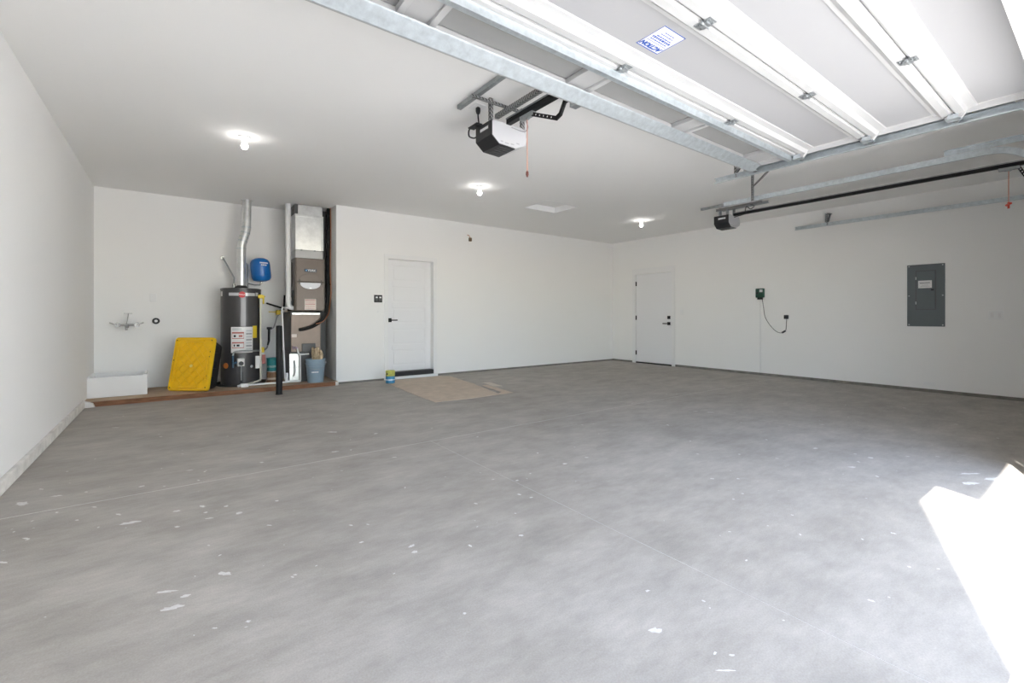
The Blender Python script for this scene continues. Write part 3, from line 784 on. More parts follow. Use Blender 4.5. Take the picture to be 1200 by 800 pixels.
pr(VA-25, VA+8, 0.625, 0.715, 0.0042, th=0.0008).build('warning_box', M_pink, lab)
pr(VA-24, VA+7, 0.635, 0.695, 0.0052, th=0.0006).build('warning_field', M_label, lab)
for (a, b, z) in ((-20, -14, 0.79), (-6, 4, 0.79), (-20, -16, 0.65), (-12, -4, 0.65)): pr(VA+a, VA+b, z, z+0.03, 0.006, 3, 0.0005).build('warning_mark', M_pink if a > -10 else M_black, lab)
for k in range(7): pr(VA+14, VA+31, 0.60+k*0.045, 0.622+k*0.045, 0.0042, 4, 0.0006).build('print_block', M_greyprint if k % 2 else M_silver, lab)
pr(VA-25, VA+2, 0.885, 0.925, 0.0042, 4, 0.0006).build('print_block', M_silver, lab)
pr(VA+34, VA+50, 0.77, 0.955, 0.002).build('energy_label', M_ytag, wh)
pr(VA+45, VA+56, 1.405, 1.46, 0.002, 4).build('corner_label', M_silver, wh)
pr(VA-72, VA-62, 1.40, 1.47, 0.002, 4).build('corner_label', M_silver, wh)
c = math.radians(-90-52); MB().lathe([(0.042, -0.004), (0.042, 0.003), (0.001, 0.005)], (hx+(hr+0.002)*math.cos(c), hy+(hr+0.002)*math.sin(c), 0.365), 20, (math.cos(c), math.sin(c), 0)).build('round_sticker', M_orange, wh)
# gas control
gx, gy = 0.812, hy-hr-0.03
gv = box(gx-0.045, gx+0.045, gy-0.05, gy+0.032, 0.36, 0.475).build('gas_control', M_label, wh, bevel=0.006)
MB().cyl((gx, gy-0.085, 0.405), (gx, gy-0.048, 0.405), 0.030, 20).build('control_knob', M_black, gv, bevel=0.003)
MB().cyl((gx-0.10, gy, 0.40), (gx-0.04, gy, 0.42), 0.016).cyl((gx-0.10, gy, 0.34), (gx-0.10, gy, 0.52), 0.015).build('gas_nipple', mat('blue grey steel', (0.05, 0.10, 0.16), 0.4, 0.6), wh)
MB().tube(smoothpath([(gx-0.10, gy, 0.52), (gx-0.08, gy-0.01, 0.57), (gx+0.0, gy-0.04, 0.585), (1.0, gy+0.0, 0.58), (1.10, 7.98, 0.57)]), 0.013, 10).build('gas_line', M_galvd, wh)
MB().tube([(gx+0.005, gy-0.01, 0.36), (gx+0.006, gy-0.02, 0.15)], [0.010, 0.009], 8).build('pilot_tube', M_galvd, wh)
on_tank(VA-4, VA+6, 0.105, 0.27, 0.002).build('burner_door', M_black, wh)
MB().cyl((0.965, 7.88, 0.345), (0.955, 7.83, 0.345), 0.018, 14).build('sight_port', M_galvd, wh)
bx = box(1.005, 1.065, 7.82, 7.86, 0.31, 0.50).build('igniter_box', M_label, wh, bevel=0.005)
# relief valve pipe
MB().tube([(1.075, 7.99, 1.395), (1.085, 7.93, 1.40), (1.085, 7.925, 1.37), (1.088, 7.925, 0.16), (1.085, 7.92, 0.125), (1.04, 7.90, 0.108), (0.86, 7.76, 0.085)], 0.014, 10).build('relief_pipe', M_cream, wh)
MB().box(1.055, 1.12, 7.90, 7.97, 1.375, 1.43).cyl((1.07, 7.93, 1.43), (1.15, 7.92, 1.40), 0.008).box(1.115, 1.135, 7.90, 7.94, 1.29, 1.42).build('relief_valve', M_ytag, wh, bevel=0.004)
# flue
fp = [(hx+0.005, hy, hz1), (hx+0.005, hy, 2.16), (hx+0.012, hy, 2.22), (hx+0.060, hy, 2.40), (hx+0.072, hy, 2.46), (hx+0.080, hy, 2.90)]
fl_ = MB().tube(fp, 0.062, 20).build('flue_pipe', M_foil, wh)
m = MB()
for p, q in (((hx+0.005, hy, 2.13), (hx+0.005, hy, 2.15)), ((hx+0.020, hy, 2.25), (hx+0.025, hy, 2.27)), ((hx+0.036, hy, 2.31), (hx+0.041, hy, 2.33)), ((hx+0.055, hy, 2.38), (hx+0.06, hy, 2.40)), ((hx+0.072, hy, 2.465), (hx+0.072, hy, 2.485))): m.cyl(p, q, 0.0655, 20)
m.build('pipe_seams', M_galv, fl_)
MB().lathe([(0.085, -0.008), (0.085, 0.0), (0.06, 0.001)], (hx+0.08, hy, 2.899), 24).build('flue_collar', M_foil, fl_)
MB().lathe([(0.075, 0), (0.085, 0.02), (0.055, 0.05)], (hx+0.005, hy, hz1+0.004), 20).build('draft_hood', M_dgrey, wh)
# cold and hot water lines
MB().tube([(0.64, 8.48, 2.02), (0.645, 8.44, 2.00), (0.74, 8.28, 1.76), (0.765, 8.25, 1.70), (0.765, 8.24, 1.53)], 0.012, 10).build('water_line', M_galvd, wh)
MB().cyl((0.765, 8.24, 1.53), (0.765, 8.24, 1.60), 0.018).lathe([(0.035, 0), (0.03, 0.012)], (0.635, 8.499, 2.02), 16, (0, -1, 0)).build('pipe_fittings', M_chrome, wh)
MB().tube([(0.955, 8.48, 1.94), (0.955, 8.40, 1.94), (0.955, 8.33, 1.92), (0.955, 8.30, 1.86), (0.955, 8.28, 1.53)], 0.012, 10).build('water_line', M_chrome, wh)
MB().tube([(0.955, 8.285, 1.62), (1.05, 8.285, 1.60), (1.13, 8.285, 1.60), (1.14, 8.285, 1.66)], 0.010, 10).build('tank_line', M_chrome, wh)

# expansion tank
et = thing('expansion_tank', (1.14, 8.28, 1.64), 'blue expansion tank on the pipe above the water heater', 'tank')
ax = Vector((-0.10, -0.06, 1)).normalized()
MB().lathe([(0.001, 0.0), (0.06, 0.004), (0.115, 0.025), (0.138, 0.06), (0.142, 0.10), (0.142, 0.265), (0.138, 0.31), (0.115, 0.35), (0.06, 0.378), (0.001, 0.385)], (1.155, 8.28, 1.652), 36, ax).build('shell', M_blue, et)
MB().lathe([(0.1425, 0), (0.1455, 0.004), (0.1425, 0.008)], Vector((1.155, 8.28, 1.652))+ax*0.10, 36, ax).build('weld_seam', M_blue, et)
m = MB()
for r_ in range(2):
    for k in range(6-r_*2):
        a = math.radians(-96+k*9+r_*6); rr_ = 0.1425
        c = Vector((1.155, 8.28, 1.652))+ax*(0.295-r_*0.035)+Vector((rr_*math.cos(a), rr_*math.sin(a), 0))
        m.obox(c, (-math.sin(a), math.cos(a), 0), ax, (math.cos(a), math.sin(a), 0), 0.008, 0.010, 0.002)
m.build('print', M_white, et)
MB().cyl((1.14, 8.285, 1.62), (1.15, 8.283, 1.658), 0.016).build('nipple', M_chrome, et)

# gas piping on the wall
gp = thing('gas_pipe', (1.35, 8.45, 1.2), 'dark gas pipe with yellow shutoff valve on the alcove wall', 'pipe')
MB().tube([(1.235, 8.40, 1.315), (1.49, 8.36, 1.225)], 0.014, 10).build('iron_pipe', M_blackm, gp)
MB().tube([(1.50, 8.495, 1.24), (1.492, 8.38, 1.235), (1.49, 8.36, 1.225), (1.42, 8.36, 1.19)], 0.014, 10).tube([(1.49, 8.36, 1.225), (1.50, 8.36, 1.45)], 0.012, 10).build('iron_pipe', M_blackm, gp)
MB().box(1.375, 1.435, 8.325, 8.395, 1.125, 1.20).box(1.26, 1.38, 8.335, 8.35, 1.165, 1.178).build('shutoff_valve', M_ytag, gp, bevel=0.005)
MB().tube(smoothpath([(1.405, 8.36, 1.125), (1.375, 8.33, 1.06), (1.335, 8.31, 0.93), (1.30, 8.305, 0.90), (1.265, 8.30, 0.90)]), 0.011, 10).build('flexible_line', M_greyprint, gp)
MB().tube([(1.262, 8.30, 0.92), (1.258, 8.30, 0.70), (1.24, 8.29, 0.63)], [0.020, 0.017, 0.013], 10).cyl((1.23, 8.30, 0.905), (1.30, 8.30, 0.905), 0.019).build('drip_leg', M_blackm, gp)
MB().tube(smoothpath([(1.24, 8.29, 0.63), (1.22, 8.24, 0.59), (1.15, 8.05, 0.57), (1.10, 7.98, 0.57)]), 0.012, 10).build('flexible_line', M_greyprint, gp)
MB().box(1.085, 1.14, 7.93, 8.0, 0.54, 0.62).build('yellow_fitting', M_ytag, gp, bevel=0.006)
MB().box(1.12, 1.165, 8.00, 8.03, 0.36, 0.50).build('tag', M_pink, gp)

# PVC condensate line along the platform
cp = thing('condensate_pipe', (1.4, 7.72, PZ), 'white plastic condensate pipe running along the platform front', 'pipe')
MB().tube([(0.83, 7.72, 0.085), (1.62, 7.74, 0.079)], 0.014, 10).build('floor_run', M_pvc, cp)
MB().tube([(1.385, 7.93, 1.225), (1.425, 7.92, 0.20), (1.425, 7.90, 0.11), (1.42, 7.75, 0.085)], 0.013, 10).build('riser', M_pvc, cp)
MB().tube([(1.385, 7.93, 1.215), (1.395, 7.93, 1.235), (1.50, 8.02, 1.235)], 0.013, 10).build('upper_arm', M_pvc, cp)
MB().cyl((1.43, 7.79, 0.075), (1.43, 7.79, 0.215), 0.024, 14).cyl((1.40, 7.75, 0.084), (1.46, 7.75, 0.084), 0.020, 12).build('trap_fitting', M_pvc, cp)
MB().box(0.80, 0.90, 7.69, 7.76, 0.058, 0.11).cyl((0.76, 7.715, 0.075), (0.80, 7.72, 0.085), 0.018, 12).build('end_fitting', M_pvc, cp, bevel=0.008)

# ---------------------------------------------------------------- furnace
fn = thing('furnace', (1.75, 8.15, PZ), 'bronze upright gas furnace with duct plenum in the alcove', 'furnace')
ux0, ux1, fy = 1.565, 2.015, 7.85
box(ux0, ux1, fy+0.02, YA-0.03, 1.185, 2.035).build('cabinet', M_furn, fn, bevel=0.004)
for z0, z1 in ((1.19, 1.645), (1.652, 2.03)):
    box(ux0+0.012, ux1-0.012, fy, fy+0.02, z0, z1).build('access_door', M_furn, fn, bevel=0.006)
# scooped hand hold: curved pale panel below the seam, curved swell above
def arc_plate(xc, z, w, h, y, down=True, n=14):
    pts = []
    for i in range(n+1):
        u = -1+2*i/n; pts.append((xc+w*u, z+(-1 if down else 1)*h*math.sqrt(max(0, 1-u*u))))
    return MB().prism(pts, 'y', y-0.006, y)
arc_plate(1.79, 1.640, 0.165, 0.105, fy-0.0003).build('hand_hold', mat('pale grey steel', (0.42, 0.42, 0.45), 0.35, 0.4), fn, bevel=0.003)
arc_plate(1.79, 1.660, 0.185, 0.125, fy-0.0003, False).build('door_swell', M_furn, fn, bevel=0.005)
box(1.772, 1.808, fy-0.009, fy-0.0062, 1.545, 1.560).build('latch', M_white, fn)
m = MB()
for x in (1.625, 1.955):
    for z in (1.625, 1.675): m.cyl((x, fy-0.008, z), (x, fy, z), 0.014, 14)
m.build('door_screws', M_black, fn)
nb = box(1.695, 1.885, fy-0.005, fy-0.0002, 1.812, 1.862).build('name_plate', M_navy, fn, bevel=0.002)
nb.data.materials.clear(); nb.data.materials.append(mat('dark navy plate', (0.012, 0.03, 0.07), 0.4))
lettering('YORK', 0.046, (1.808, fy-0.0056, 1.837), (1, 0, 0), (0, 0, 1), M_white, nb, bold=0.0012)
MB().prism([(1.712, 1.837), (1.727, 1.822), (1.742, 1.837), (1.727, 1.852)], 'y', fy-0.0062, fy-0.005).build('emblem', mat('light blue print', (0.2, 0.5, 0.8), 0.4), nb)
lb = box(1.70, 1.875, fy-0.002, fy-0.0002, 1.205, 1.380).build('caution_label', mat('cream label', (0.78, 0.70, 0.64), 0.5), fn)
m = MB()
for k in range(7): m.box(1.712, 1.863, fy-0.003, fy-0.002, 1.222+k*0.022, 1.226+k*0.022+(0.006 if k in (3, 6) else 0))
m.build('print_lines', M_pink, lb)
box(1.545, ux0, 7.97, 8.20, 1.25, 1.52).build('side_controls', M_black, fn, bevel=0.006)
box(1.55, ux0, 8.10, 8.32, 1.58, 1.98).build('side_plate', M_dgrey, fn, bevel=0.003)
# coil cabinet below
lx0, lx1 = 1.500, 1.955
box(lx0, lx1, fy+0.012, YA-0.02, 0.53, 1.165).build('coil_cabinet', M_dgrey, fn, bevel=0.003)
box(lx0+0.006, lx1-0.01, fy, fy+0.012, 0.535, 1.125).build('coil_panel', M_coil, fn, bevel=0.003)
MB().box(lx0+0.02, lx1-0.02, fy-0.004, fy+0.02, 1.128, 1.150).build('foil_tape', M_foil, fn)
box(1.51, 1.585, fy-0.002, fy-0.0002, 0.765, 0.815).build('coil_label', mat('cream label', (0.78, 0.70, 0.64), 0.5), fn)
box(lx0-0.01, lx1, fy+0.01, YA-0.02, PZ, 0.525).build('filter_base', M_dgrey, fn, bevel=0.003)
box(1.475, 1.645, fy-0.012, fy+0.009, 0.075, 0.505).build('filter_door', M_foil, fn, bevel=0.005)
MB().box(1.48, 1.64, fy-0.017, fy-0.012, 0.285, 0.298).tube(smoothpath([(1.545, fy-0.014, 0.40), (1.55, fy-0.04, 0.33), (1.55, fy-0.04, 0.20), (1.53, fy-0.03, 0.15)]), 0.012, 8).build('filter_handle', M_silver, fn)
MB().tube([(1.585, fy-0.02, 0.60), (1.60, fy-0.04, 0.52), (1.625, fy-0.045, 0.46), (1.63, fy-0.045, 0.085)], 0.013, 10).tube([(1.605, fy-0.04, 0.49), (1.76, fy-0.03, 0.495)], 0.013, 10).build('drain_line', M_pvc, fn)
MB().cyl((1.575, fy-0.035, 0.60), (1.575, fy, 0.60), 0.020, 12).cyl((1.535, fy-0.02, 0.58), (1.535, fy, 0.62), 0.016, 12).build('drain_fittings', mat('dull purple primer', (0.25, 0.18, 0.24), 0.5), fn)
box(1.66, 1.86, fy-0.03, fy-0.001, 0.53, 0.66).build('drain_cover', M_dgrey, fn, bevel=0.004)
# plenum
pl = box(ux0+0.008, 1.990, fy+0.03, YA-0.04, 2.035, 2.165).build('plenum_collar', M_steelw, fn, bevel=0.003)
MB().prism([(ux0+0.004, 2.165), (1.965, 2.165), (1.975, 2.70), (ux0+0.004, 2.70)], 'y', fy+0.02, YA-0.04).build('plenum', M_foil, fn, bevel=0.004)
MB().box(ux0-0.004, 1.995, fy+0.008, YA-0.03, 2.695, 2.735).box(1.968, 1.994, fy+0.01, fy+0.03, 2.17, 2.70).build('plenum_flange', M_foil, fn, bevel=0.003)
box(ux0+0.05, 1.985, fy+0.05, YA-0.05, 2.735, 2.895).build('duct_neck', M_foil, fn)
m = MB()
for x in (1.66, 1.86): m.box(x-0.012, x+0.012, fy+0.012, fy+0.03, 2.150, 2.172)
m.build('cleats', M_galvd, fn)
box(ux0+0.004, ux0+0.05, fy+0.06, YA-0.08, 2.735, 2.895).build('duct_gap_plate', M_dgrey, fn)
box(1.998, 2.09, 8.10, YA-0.005, 0.30, 2.88).build('return_duct', M_dgrey, fn)
# white vent pipe with elbow
MB().tube([(1.488, 8.00, 2.899), (1.492, 8.00, 1.34), (1.496, 8.00, 1.275), (1.512, 8.00, 1.245), (1.545, 8.0, 1.235), (1.564, 8.0, 1.235)], 0.041, 18).build('vent_pipe', M_pvc, fn)
MB().cyl((1.492, 8.00, 1.34), (1.492, 8.0, 1.40), 0.047, 18).cyl((1.488, 8.0, 2.60), (1.488, 8.0, 2.66), 0.046, 18).build('pipe_couplings', M_pvc, fn)
# refrigerant lines
ls = smoothpath([(2.092, 7.93, 2.895), (2.090, 7.93, 2.45), (2.086, 7.92, 2.0), (2.080, 7.90, 1.60), (2.066, 7.87, 1.36), (2.03, 7.81, 1.17), (1.95, 7.775, 1.04), (1.82, 7.775, 0.945), (1.70, 7.79, 0.900), (1.62, 7.83, 0.885)], 8)
MB().tube(ls, 0.028, 12).build('insulated_line', M_foam, fn)
l2 = smoothpath([(2.106, 7.87, 2.895), (2.112, 7.87, 2.4), (2.100, 7.86, 1.9), (2.110, 7.85, 1.5), (2.088, 7.82, 1.32), (2.05, 7.76, 1.15), (1.96, 7.735, 1.02), (1.85, 7.745, 0.975)], 8)
MB().tube(l2, 0.007, 8).build('copper_line', M_copper, fn)
for z in (2.76, 2.52, 2.32, 2.08, 1.86, 1.62): MB().lathe([(0.034, 0), (0.034, 0.025)], (2.090, 7.93, z), 12).build('line_clamp', M_black, fn)
MB().cyl((1.655, 7.83, 0.865), (1.655, 7.83, 0.905), 0.034, 12).build('line_end', M_foam, fn)

# bucket with rag
bk = thing('plastic_bucket', (1.83, 7.68, PZ), 'pale blue plastic bucket holding rags in front of the furnace', 'bucket')
bc = (1.822, 7.665, 0)
MB().lathe([(0.112, PZ), (0.118, PZ+0.01), (0.142, 0.405), (0.150, 0.407), (0.150, 0.418), (0.145, 0.425), (0.138, 0.425), (0.130, 0.38), (0.108, PZ+0.02), (0.001, PZ+0.02)], bc, 32).build('shell', M_bucket, bk)
MB().lathe([(0.139, 0.335), (0.146, 0.337), (0.147, 0.350), (0.140, 0.352)], bc, 32).build('rim_rib', M_bucket, bk)
MB().lathe([(0.137, 0.305), (0.1415, 0.307), (0.142, 0.315), (0.138, 0.317)], bc, 32).build('rim_rib', M_bucket, bk)
m = MB()
for k in range(5): m.obox((bc[0]-0.075+k*0.02, bc[1]-0.122-0.004*k*0.6, 0.225), (0.99, -0.15, 0), (0, 0, 1), (0.15, 0.99, 0), 0.008, 0.009, 0.003)
m.build('print', M_white, bk)
MB().cyl((bc[0]+0.132, bc[1]-0.06, 0.365), (bc[0]+0.148, bc[1]-0.068, 0.365), 0.014, 12).build('ear', M_label, bk)
MB().tube(smoothpath([(bc[0]+0.142, bc[1]-0.065, 0.365), (bc[0]+0.10, bc[1]-0.12, 0.30), (bc[0]-0.02, bc[1]-0.152, 0.27), (bc[0]-0.13, bc[1]-0.09, 0.30), (bc[0]-0.148, bc[1]+0.03, 0.365)]), 0.003, 6).build('bail', M_galvd, bk)
rg = MB()
random.seed(3)
for k in range(7):
    a = k*0.9; p = Vector((bc[0]+0.03+0.045*math.cos(a), bc[1]+0.045*math.sin(a), 0.40))
    q = p+Vector((random.uniform(-0.03, 0.03), random.uniform(-0.03, 0.03), random.uniform(0.12, 0.22)))
    rg.tube(smoothpath([p, p.lerp(q, 0.5)+Vector((random.uniform(-0.02, 0.02), random.uniform(-0.02, 0.02), 0)), q], 3), [0.030, 0.034, 0.036, 0.033, 0.030, 0.026, 0.016], 8)
tag(rg.build('rag_bundle', M_tan), 'tan brown rags standing up in the pale blue bucket', 'rags')

# teal cans by the post
for z0, z1, mm, lb_ in ((PZ, 0.245, M_brown, 'brown labelled paint can under the teal can beside the black post'), (0.2455, 0.450, M_teal, 'teal paint can stacked on a brown one behind the black post')):
    o = thing('paint_can', (1.255, 7.98, z0), lb_, 'can')
    MB().lathe([(0.074, z0), (0.078, z0+0.004), (0.078, z0+0.010), (0.075, z0+0.014), (0.075, z1-0.016), (0.079, z1-0.012), (0.079, z1-0.002), (0.072, z1), (0.066, z1-0.008), (0.001, z1-0.008)], (1.255, 7.98, 0), 28).build('can_body', mm, o)
    MB().lathe([(0.0755, z0+0.055), (0.0762, z0+0.056), (0.0762, z0+0.085), (0.0755, z0+0.086)], (1.255, 7.98, 0), 28).build('label_band', mat('pale teal print', (0.25, 0.42, 0.42), 0.5, var=0.4, vscale=40) if mm is M_teal else M_card, o)
    MB().lathe([(0.0793, z1-0.012), (0.080, z1-0.007), (0.0793, z1-0.003)], (1.255, 7.98, 0), 28).build('rim', M_galv if mm is not M_teal else M_teal, o)

# bollard
bo = thing('bollard_post', (1.205, 7.10, 0), 'slim black steel safety post standing in front of the platform', 'post')
MB().lathe([(0.040, 0.001), (0.040, 0.955), (0.037, 0.966), (0.001, 0.970)], (1.205, 7.10, 0), 28).build('tube', M_blackm, bo)
MB().lathe([(0.046, 0.0), (0.046, 0.010), (0.0405, 0.014)], (1.205, 7.10, 0), 28).build('base_ring', M_black, bo)

# ================================================================ BACK WALL THINGS
sw = thing('wall_control', (2.815, YB, 1.395), 'black double wall control beside the house door', 'switch')
box(2.745, 2.888, YB-0.008, YB, 1.335, 1.462).build('plate', M_black, sw, bevel=0.004)
for x in (2.765, 2.828):
    box(x, x+0.045, YB-0.014, YB-0.007, 1.358, 1.440).build('rocker', M_dgrey, sw, bevel=0.003)
    box(x+0.006, x+0.039, YB-0.016, YB-0.0135, 1.408, 1.432).build('button', M_white, sw)
cs = thing('cable_stub', (4.64, YB, 2.60), 'small brown cable stub high on the back wall', 'fixture')
MB().box(4.615, 4.675, YB-0.035, YB, 2.555, 2.625).build('block', mat('brown plastic', (0.20, 0.13, 0.07), 0.6), cs, bevel=0.008)
MB().tube(smoothpath([(4.645, YB-0.02, 2.62), (4.61, YB-0.03, 2.66), (4.585, YB-0.004, 2.675)]), 0.006, 8).build('wire', M_copper, cs)
tag(box(2.80, 2.835, YB-0.006, YB, 1.165, 1.20).build('door_button', M_trim, bevel=0.003), 'tiny white button under the black wall control', 'button')
# cardboard sheet
random.seed(11)
def sheet(name, outline, z, th, material, parent):
    pts = []
    for i in range(len(outline)):
        a = Vector(outline[i]); b = Vector(outline[(i+1) % len(outline)]); n = max(2, int((b-a).length/0.12))
        for k in range(n):
            p = a.lerp(b, k/n); pts.append((p.x+random.uniform(-0.008, 0.008), p.y+random.uniform(-0.008, 0.008)))
    return MB().prism(pts, 'z', z, z+th).build(name, material, parent, smooth=False)
cb = thing('cardboard_sheet', (3.3, 6.3, 0), 'dirty tan cardboard sheet lying on the floor at the house door', 'cardboard')
sheet('sheet', [(2.86, 7.44), (2.74, 6.3), (2.69, 5.24), (3.30, 5.20), (3.68, 5.22), (3.92, 6.30), (4.06, 7.30), (3.93, 7.46)], 0.0005, 0.006, M_card, cb)
sheet('folded_strip', [(3.62, 5.20), (3.90, 5.20), (4.02, 6.05), (3.92, 6.05), (3.80, 5.36)], 0.0065, 0.004, M_card, cb)
tag(sheet('cardboard_scrap', [(4.04, 5.90), (4.16, 5.84), (4.22, 6.28), (4.12, 6.32)], 0.0005, 0.004, mat('pale cardboard', (0.60, 0.55, 0.48), 0.9), None), 'pale torn scrap lying beside the cardboard sheet', 'scrap')
# paint can on the cardboard
pc = thing('paint_can', (2.865, 7.20, 0.007), 'small paint can with yellow lid and blue label on the cardboard', 'can')
cc = (2.865, 7.18, 0.0); z0 = 0.0068
MB().lathe([(0.072, z0), (0.076, z0+0.006), (0.074, z0+0.012), (0.074, z0+0.125), (0.073, z0+0.126), (0.001, z0+0.126)], cc, 28).build('can_body', M_canblue, pc)
MB().lathe([(0.0735, z0+0.115), (0.0745, z0+0.116), (0.0745, z0+0.185), (0.078, z0+0.188), (0.078, z0+0.200), (0.070, z0+0.203), (0.066, z0+0.196), (0.001, z0+0.196)], cc, 28).build('lid_band', M_lime, pc)
MB().lathe([(0.0743, z0+0.05), (0.0750, z0+0.051), (0.0750, z0+0.062), (0.0743, z0+0.063)], cc, 28).build('label_band', M_white, pc)
MB().cyl((2.80, 7.135, z0+0.155), (2.792, 7.13, z0+0.155), 0.013, 10).build('ear', M_dgrey, pc)

# ================================================================ RIGHT WALL THINGS
ic = thing('irrigation_controller', (XR, 4.03, 1.52), 'small dark green controller box with cord on the right wall', 'controller')
box(XR-0.055, XR, 3.955, 4.105, 1.445, 1.615).build('case', M_green, ic, bevel=0.012)
box(XR-0.058, XR-0.053, 3.975, 4.03, 1.545, 1.595).build('display', M_silver, ic, bevel=0.002)
MB().cyl((XR-0.066, 4.065, 1.53), (XR-0.052, 4.065, 1.53), 0.020, 18).box(XR-0.050, XR-0.004, 3.99, 4.07, 1.41, 1.447).build('dial', M_black, ic)
MB().tube(smoothpath([(XR-0.02, 3.995, 1.43), (XR-0.012, 3.975, 1.25), (XR-0.012, 3.945, 1.08), (XR-0.012, 3.85, 0.92), (XR-0.012, 3.74, 0.815), (XR-0.012, 3.64, 0.802), (XR-0.014, 3.595, 0.845), (XR-0.014, 3.585, 0.93), (XR-0.02, 3.575, 1.06)]), 0.0045, 8).build('cord', M_black, ic)
MB().tube([(XR-0.014, 3.655, 0.803), (XR-0.014, 3.60, 0.838)], 0.015, 8).build('cord_connector', M_black, ic)
box(XR-0.060, XR-0.0075, 3.545, 3.61, 1.05, 1.12).build('plug', M_black, ic, bevel=0.008)
tag(box(XR-0.007, XR, 3.54, 3.615, 1.02, 1.145).build('outlet_plate', M_trim, bevel=0.002), 'white outlet plate behind the black plug on the right wall', 'outlet')
cn = thing('conduit_pipe', (XR, 4.035, 0), 'thin white conduit from the green controller down to the floor', 'conduit')
MB().cyl((XR-0.014, 4.035, 0.048), (XR-0.014, 4.035, 1.408), 0.010, 12).build('tube', M_pvc, cn)
MB().box(XR-0.026, XR, 4.015, 4.055, 0.25, 0.27).box(XR-0.026, XR, 4.015, 4.055, 1.10, 1.12).build('straps', M_trim, cn, bevel=0.002)

ep = thing('electrical_panel', (XR, 1.71, 0.95), 'slate grey electrical breaker panel on the right wall', 'electrical panel')
box(XR-0.010, XR, 1.502, 1.918, 0.952, 1.857).build('cover', M_elec, ep, bevel=0.003)
dl = box(XR-0.018, XR-0.010, 1.605, 1.812, 1.205, 1.757).build('panel_door', M_elec, ep, bevel=0.004)
box(XR-0.0112, XR-0.010, 1.596, 1.821, 1.196, 1.766).build('door_gap_shade', M_dgrey, ep)  # dark plate standing in for the shade in the groove round the door
box(XR-0.0195, XR-0.018, 1.640, 1.790, 1.510, 1.620).build('label', M_label, dl)
m = MB()
for z, a, b in ((1.588, 1.660, 1.775), (1.575, 1.655, 1.770), (1.552, 1.68, 1.75), (1.535, 1.66, 1.765)): m.box(XR-0.0202, XR-0.0195, a, b, z-0.004 if z > 1.58 else z-0.002, z+0.004 if z > 1.58 else z+0.001)
m.build('label_print', M_elec, dl)
box(XR-0.024, XR-0.018, 1.618, 1.65, 1.470, 1.495).build('latch', M_black, dl, bevel=0.003)
for z in (1.655, 1.295): box(XR-0.022, XR-0.010, 1.812, 1.820, z-0.02, z+0.02).build('hinge', M_silver, dl)
for y in (1.525, 1.895):
    for z in (0.975, 1.40, 1.835): MB().cyl((XR-0.014, y, z), (XR-0.009, y, z), 0.008, 10).build('screw', M_silver, ep)

op_ = thing('outlet_plate', (XR, 1.005, 1.116), 'white double outlet plate right of the electrical panel', 'outlet')
box(XR-0.007, XR, 0.935, 1.075, 1.058, 1.175).build('plate', M_trim, op_, bevel=0.003)
for y in (0.953, 1.021): box(XR-0.011, XR-0.006, y, y+0.036, 1.082, 1.150).build('receptacle', M_label, op_, bevel=0.003)
o = thing('light_switch', (XR, 5.67, 1.18), 'white light switch plate beside the side door', 'switch')
box(XR-0.006, XR, 5.635, 5.71, 1.12, 1.24).build('plate', M_trim, o, bevel=0.002); box(XR-0.010, XR-0.005, 5.655, 5.69, 1.145, 1.215).build('rocker', M_trim, o, bevel=0.002)
o = thing('wall_vent', (XR, 1.665, 0.12), 'small white louvre low on the wall under the electrical panel', 'vent')
box(XR-0.004, XR, 1.60, 1.73, 0.095, 0.145).build('frame', M_trim, o, bevel=0.001)
for k in range(3): box(XR-0.006, XR-0.004, 1.61, 1.72, 0.104+k*0.013, 0.109+k*0.013).build('slat', M_trim, o)

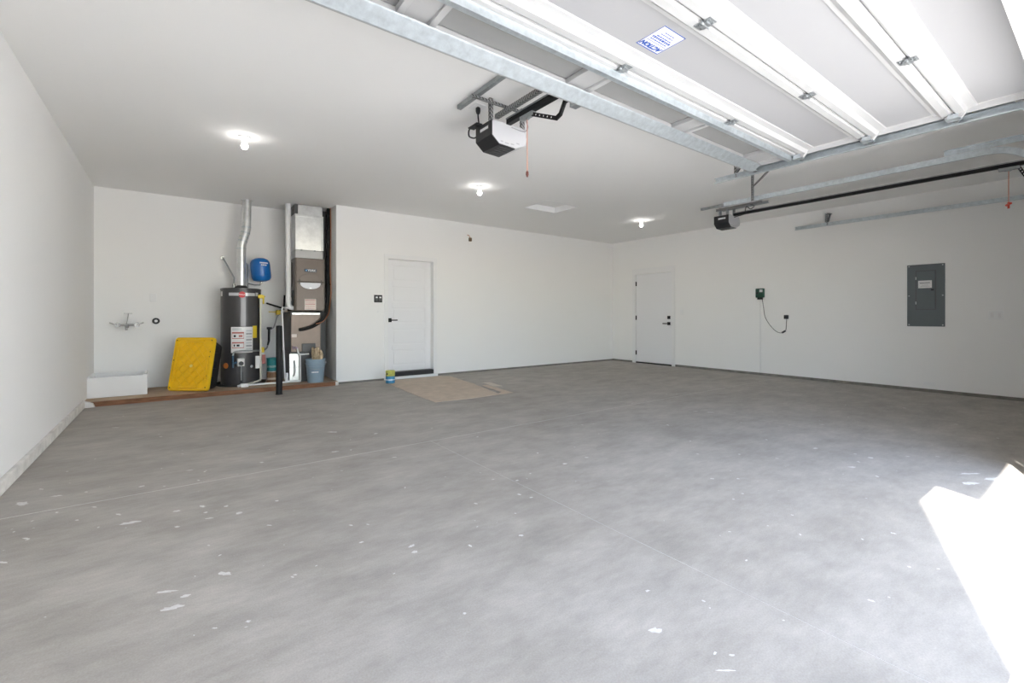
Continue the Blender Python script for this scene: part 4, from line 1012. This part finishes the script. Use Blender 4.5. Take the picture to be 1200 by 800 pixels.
# ================================================================ PAINT DRIPS ON THE SLAB
random.seed(5)
SP = [(-0.71,3.87,0.045,0.037),(-0.57,3.91,0.026,0.02),(-0.67,4.12,0.016,0.014),(-0.16,3.8,0.017,0.022),(-0.36,3.55,0.015,0.012),(-0.52,3.58,0.014,0.011),(-0.24,3.34,0.024,0.013),(-0.18,3.17,0.046,0.03),(-0.58,3.25,0.021,0.013),(-0.61,3.0,0.023,0.014),(0.02,3.2,0.019,0.017),(0.02,2.96,0.018,0.012),(0.14,3.19,0.025,0.021),(0.25,3.11,0.012,0.024),(0.15,3.08,0.012,0.017),(0.3,2.96,0.024,0.024),(0.16,2.98,0.019,0.013),(-0.65,3.39,0.007,0.009),(-0.31,3.2,0.007,0.01),(0.14,2.63,0.008,0.008),(0.18,2.3,0.029,0.026),(-0.02,2.29,0.041,0.014),(0.04,2.21,0.024,0.016),(0.0,2.15,0.039,0.025),(0.12,1.92,0.009,0.007),(0.22,1.89,0.012,0.009),(0.21,1.86,0.006,0.004),(0.06,1.92,0.004,0.004),(0.5,3.02,0.015,0.015),(0.41,2.69,0.014,0.012),(0.83,2.39,0.009,0.01),(0.74,2.22,0.013,0.013),(0.42,2.11,0.011,0.01),(0.51,2.13,0.006,0.007),(0.92,2.04,0.012,0.028),(0.91,1.98,0.012,0.023),(1.2,2.76,0.008,0.015),(1.28,2.02,0.004,0.01),(0.87,1.46,0.009,0.007),(2.35,2.49,0.026,0.02),(2.59,2.5,0.015,0.019),(2.01,2.48,0.009,0.014),(1.72,2.23,0.013,0.016),(1.75,2.15,0.01,0.013),(4.02,2.75,0.013,0.025),(1.36,0.98,0.027,0.022),(1.53,1.14,0.009,0.011),(1.65,0.97,0.007,0.008),(1.38,0.74,0.029,0.007),(1.46,0.76,0.014,0.007),(2.71,1.4,0.008,0.01),(2.84,1.41,0.008,0.011),(4.3,1.53,0.021,0.025),(3.98,1.18,0.037,0.019),(4.36,1.17,0.027,0.021),(5.3,1.83,0.017,0.026),(4.47,0.64,0.072,0.026),(4.22,0.6,0.051,0.046),(4.46,0.52,0.104,0.032),(1.22,4.49,0.041,0.032),(0.54,3.88,0.019,0.02),(1.06,3.83,0.028,0.023),(1.39,3.4,0.017,0.019),(0.1,3.99,0.018,0.018),(-0.45,5.95,0.034,0.027),(1.53,4.19,0.024,0.025),(1.18,3.8,0.011,0.017),(2.6,0.56,0.011,0.009),(2.68,0.48,0.007,0.007),(7.04,1.56,0.02,0.03),(6.4,1.01,0.017,0.022),(4.94,2.82,0.039,0.028),(4.85,2.95,0.03,0.023)]
m = MB()
def blob(x, y, a, b, z):
    n = 14; ph_ = random.uniform(0, 6.28); rot = random.uniform(-0.5, 0.5)
    vs = [(x, y, z)]
    for i in range(n):
        t = 2*math.pi*i/n
        r = 1+0.28*math.sin(2*t+ph_)+0.20*math.sin(5*t+2*ph_)+random.uniform(-0.18, 0.18)
        u = a*r*math.cos(t+rot); v = b*r*math.sin(t)
        vs.append((x+u*0.8014+v*0.598, y-u*0.598+v*0.8014, z))
    m.add(vs, [(0, 1+i, 1+(i+1) % n) for i in range(n)])
for (x, y, a, b) in SP: blob(x, y, a*0.85, b*0.62, 0.0009)
for k in range(420):
    x = random.uniform(-0.8, 8.2); y = 0.5+6.6*random.random()
    if 2.6 < x < 4.2 and y > 5.0: continue
    r = random.choice((0.003, 0.004, 0.006, 0.009)); blob(x, y, r, r*random.uniform(0.6, 1.4), 0.0009)
ps = m.build('paint_splatter', M_splat, smooth=False)
ps['kind'] = 'stuff'; tag(ps, 'dried white paint drips spattered over the concrete floor', 'paint')

# tiny repeated marks that the photograph does not let one pick apart
for o in bpy.data.objects:
    if o.parent and o.name.split('.')[0] in ('control_labels', 'arm_holes', 'badge_print', 'lens_ribs', 'small_print', 'screws', 'cleats', 'lid_holes', 'lattice_ribs', 'rim_ledges', 'print', 'print_lines', 'label_print', 'door_screws', 'straps', 'pipe_seams', 'pipe_couplings', 'pipe_fittings', 'drain_fittings'):
        o['kind'] = 'stuff'
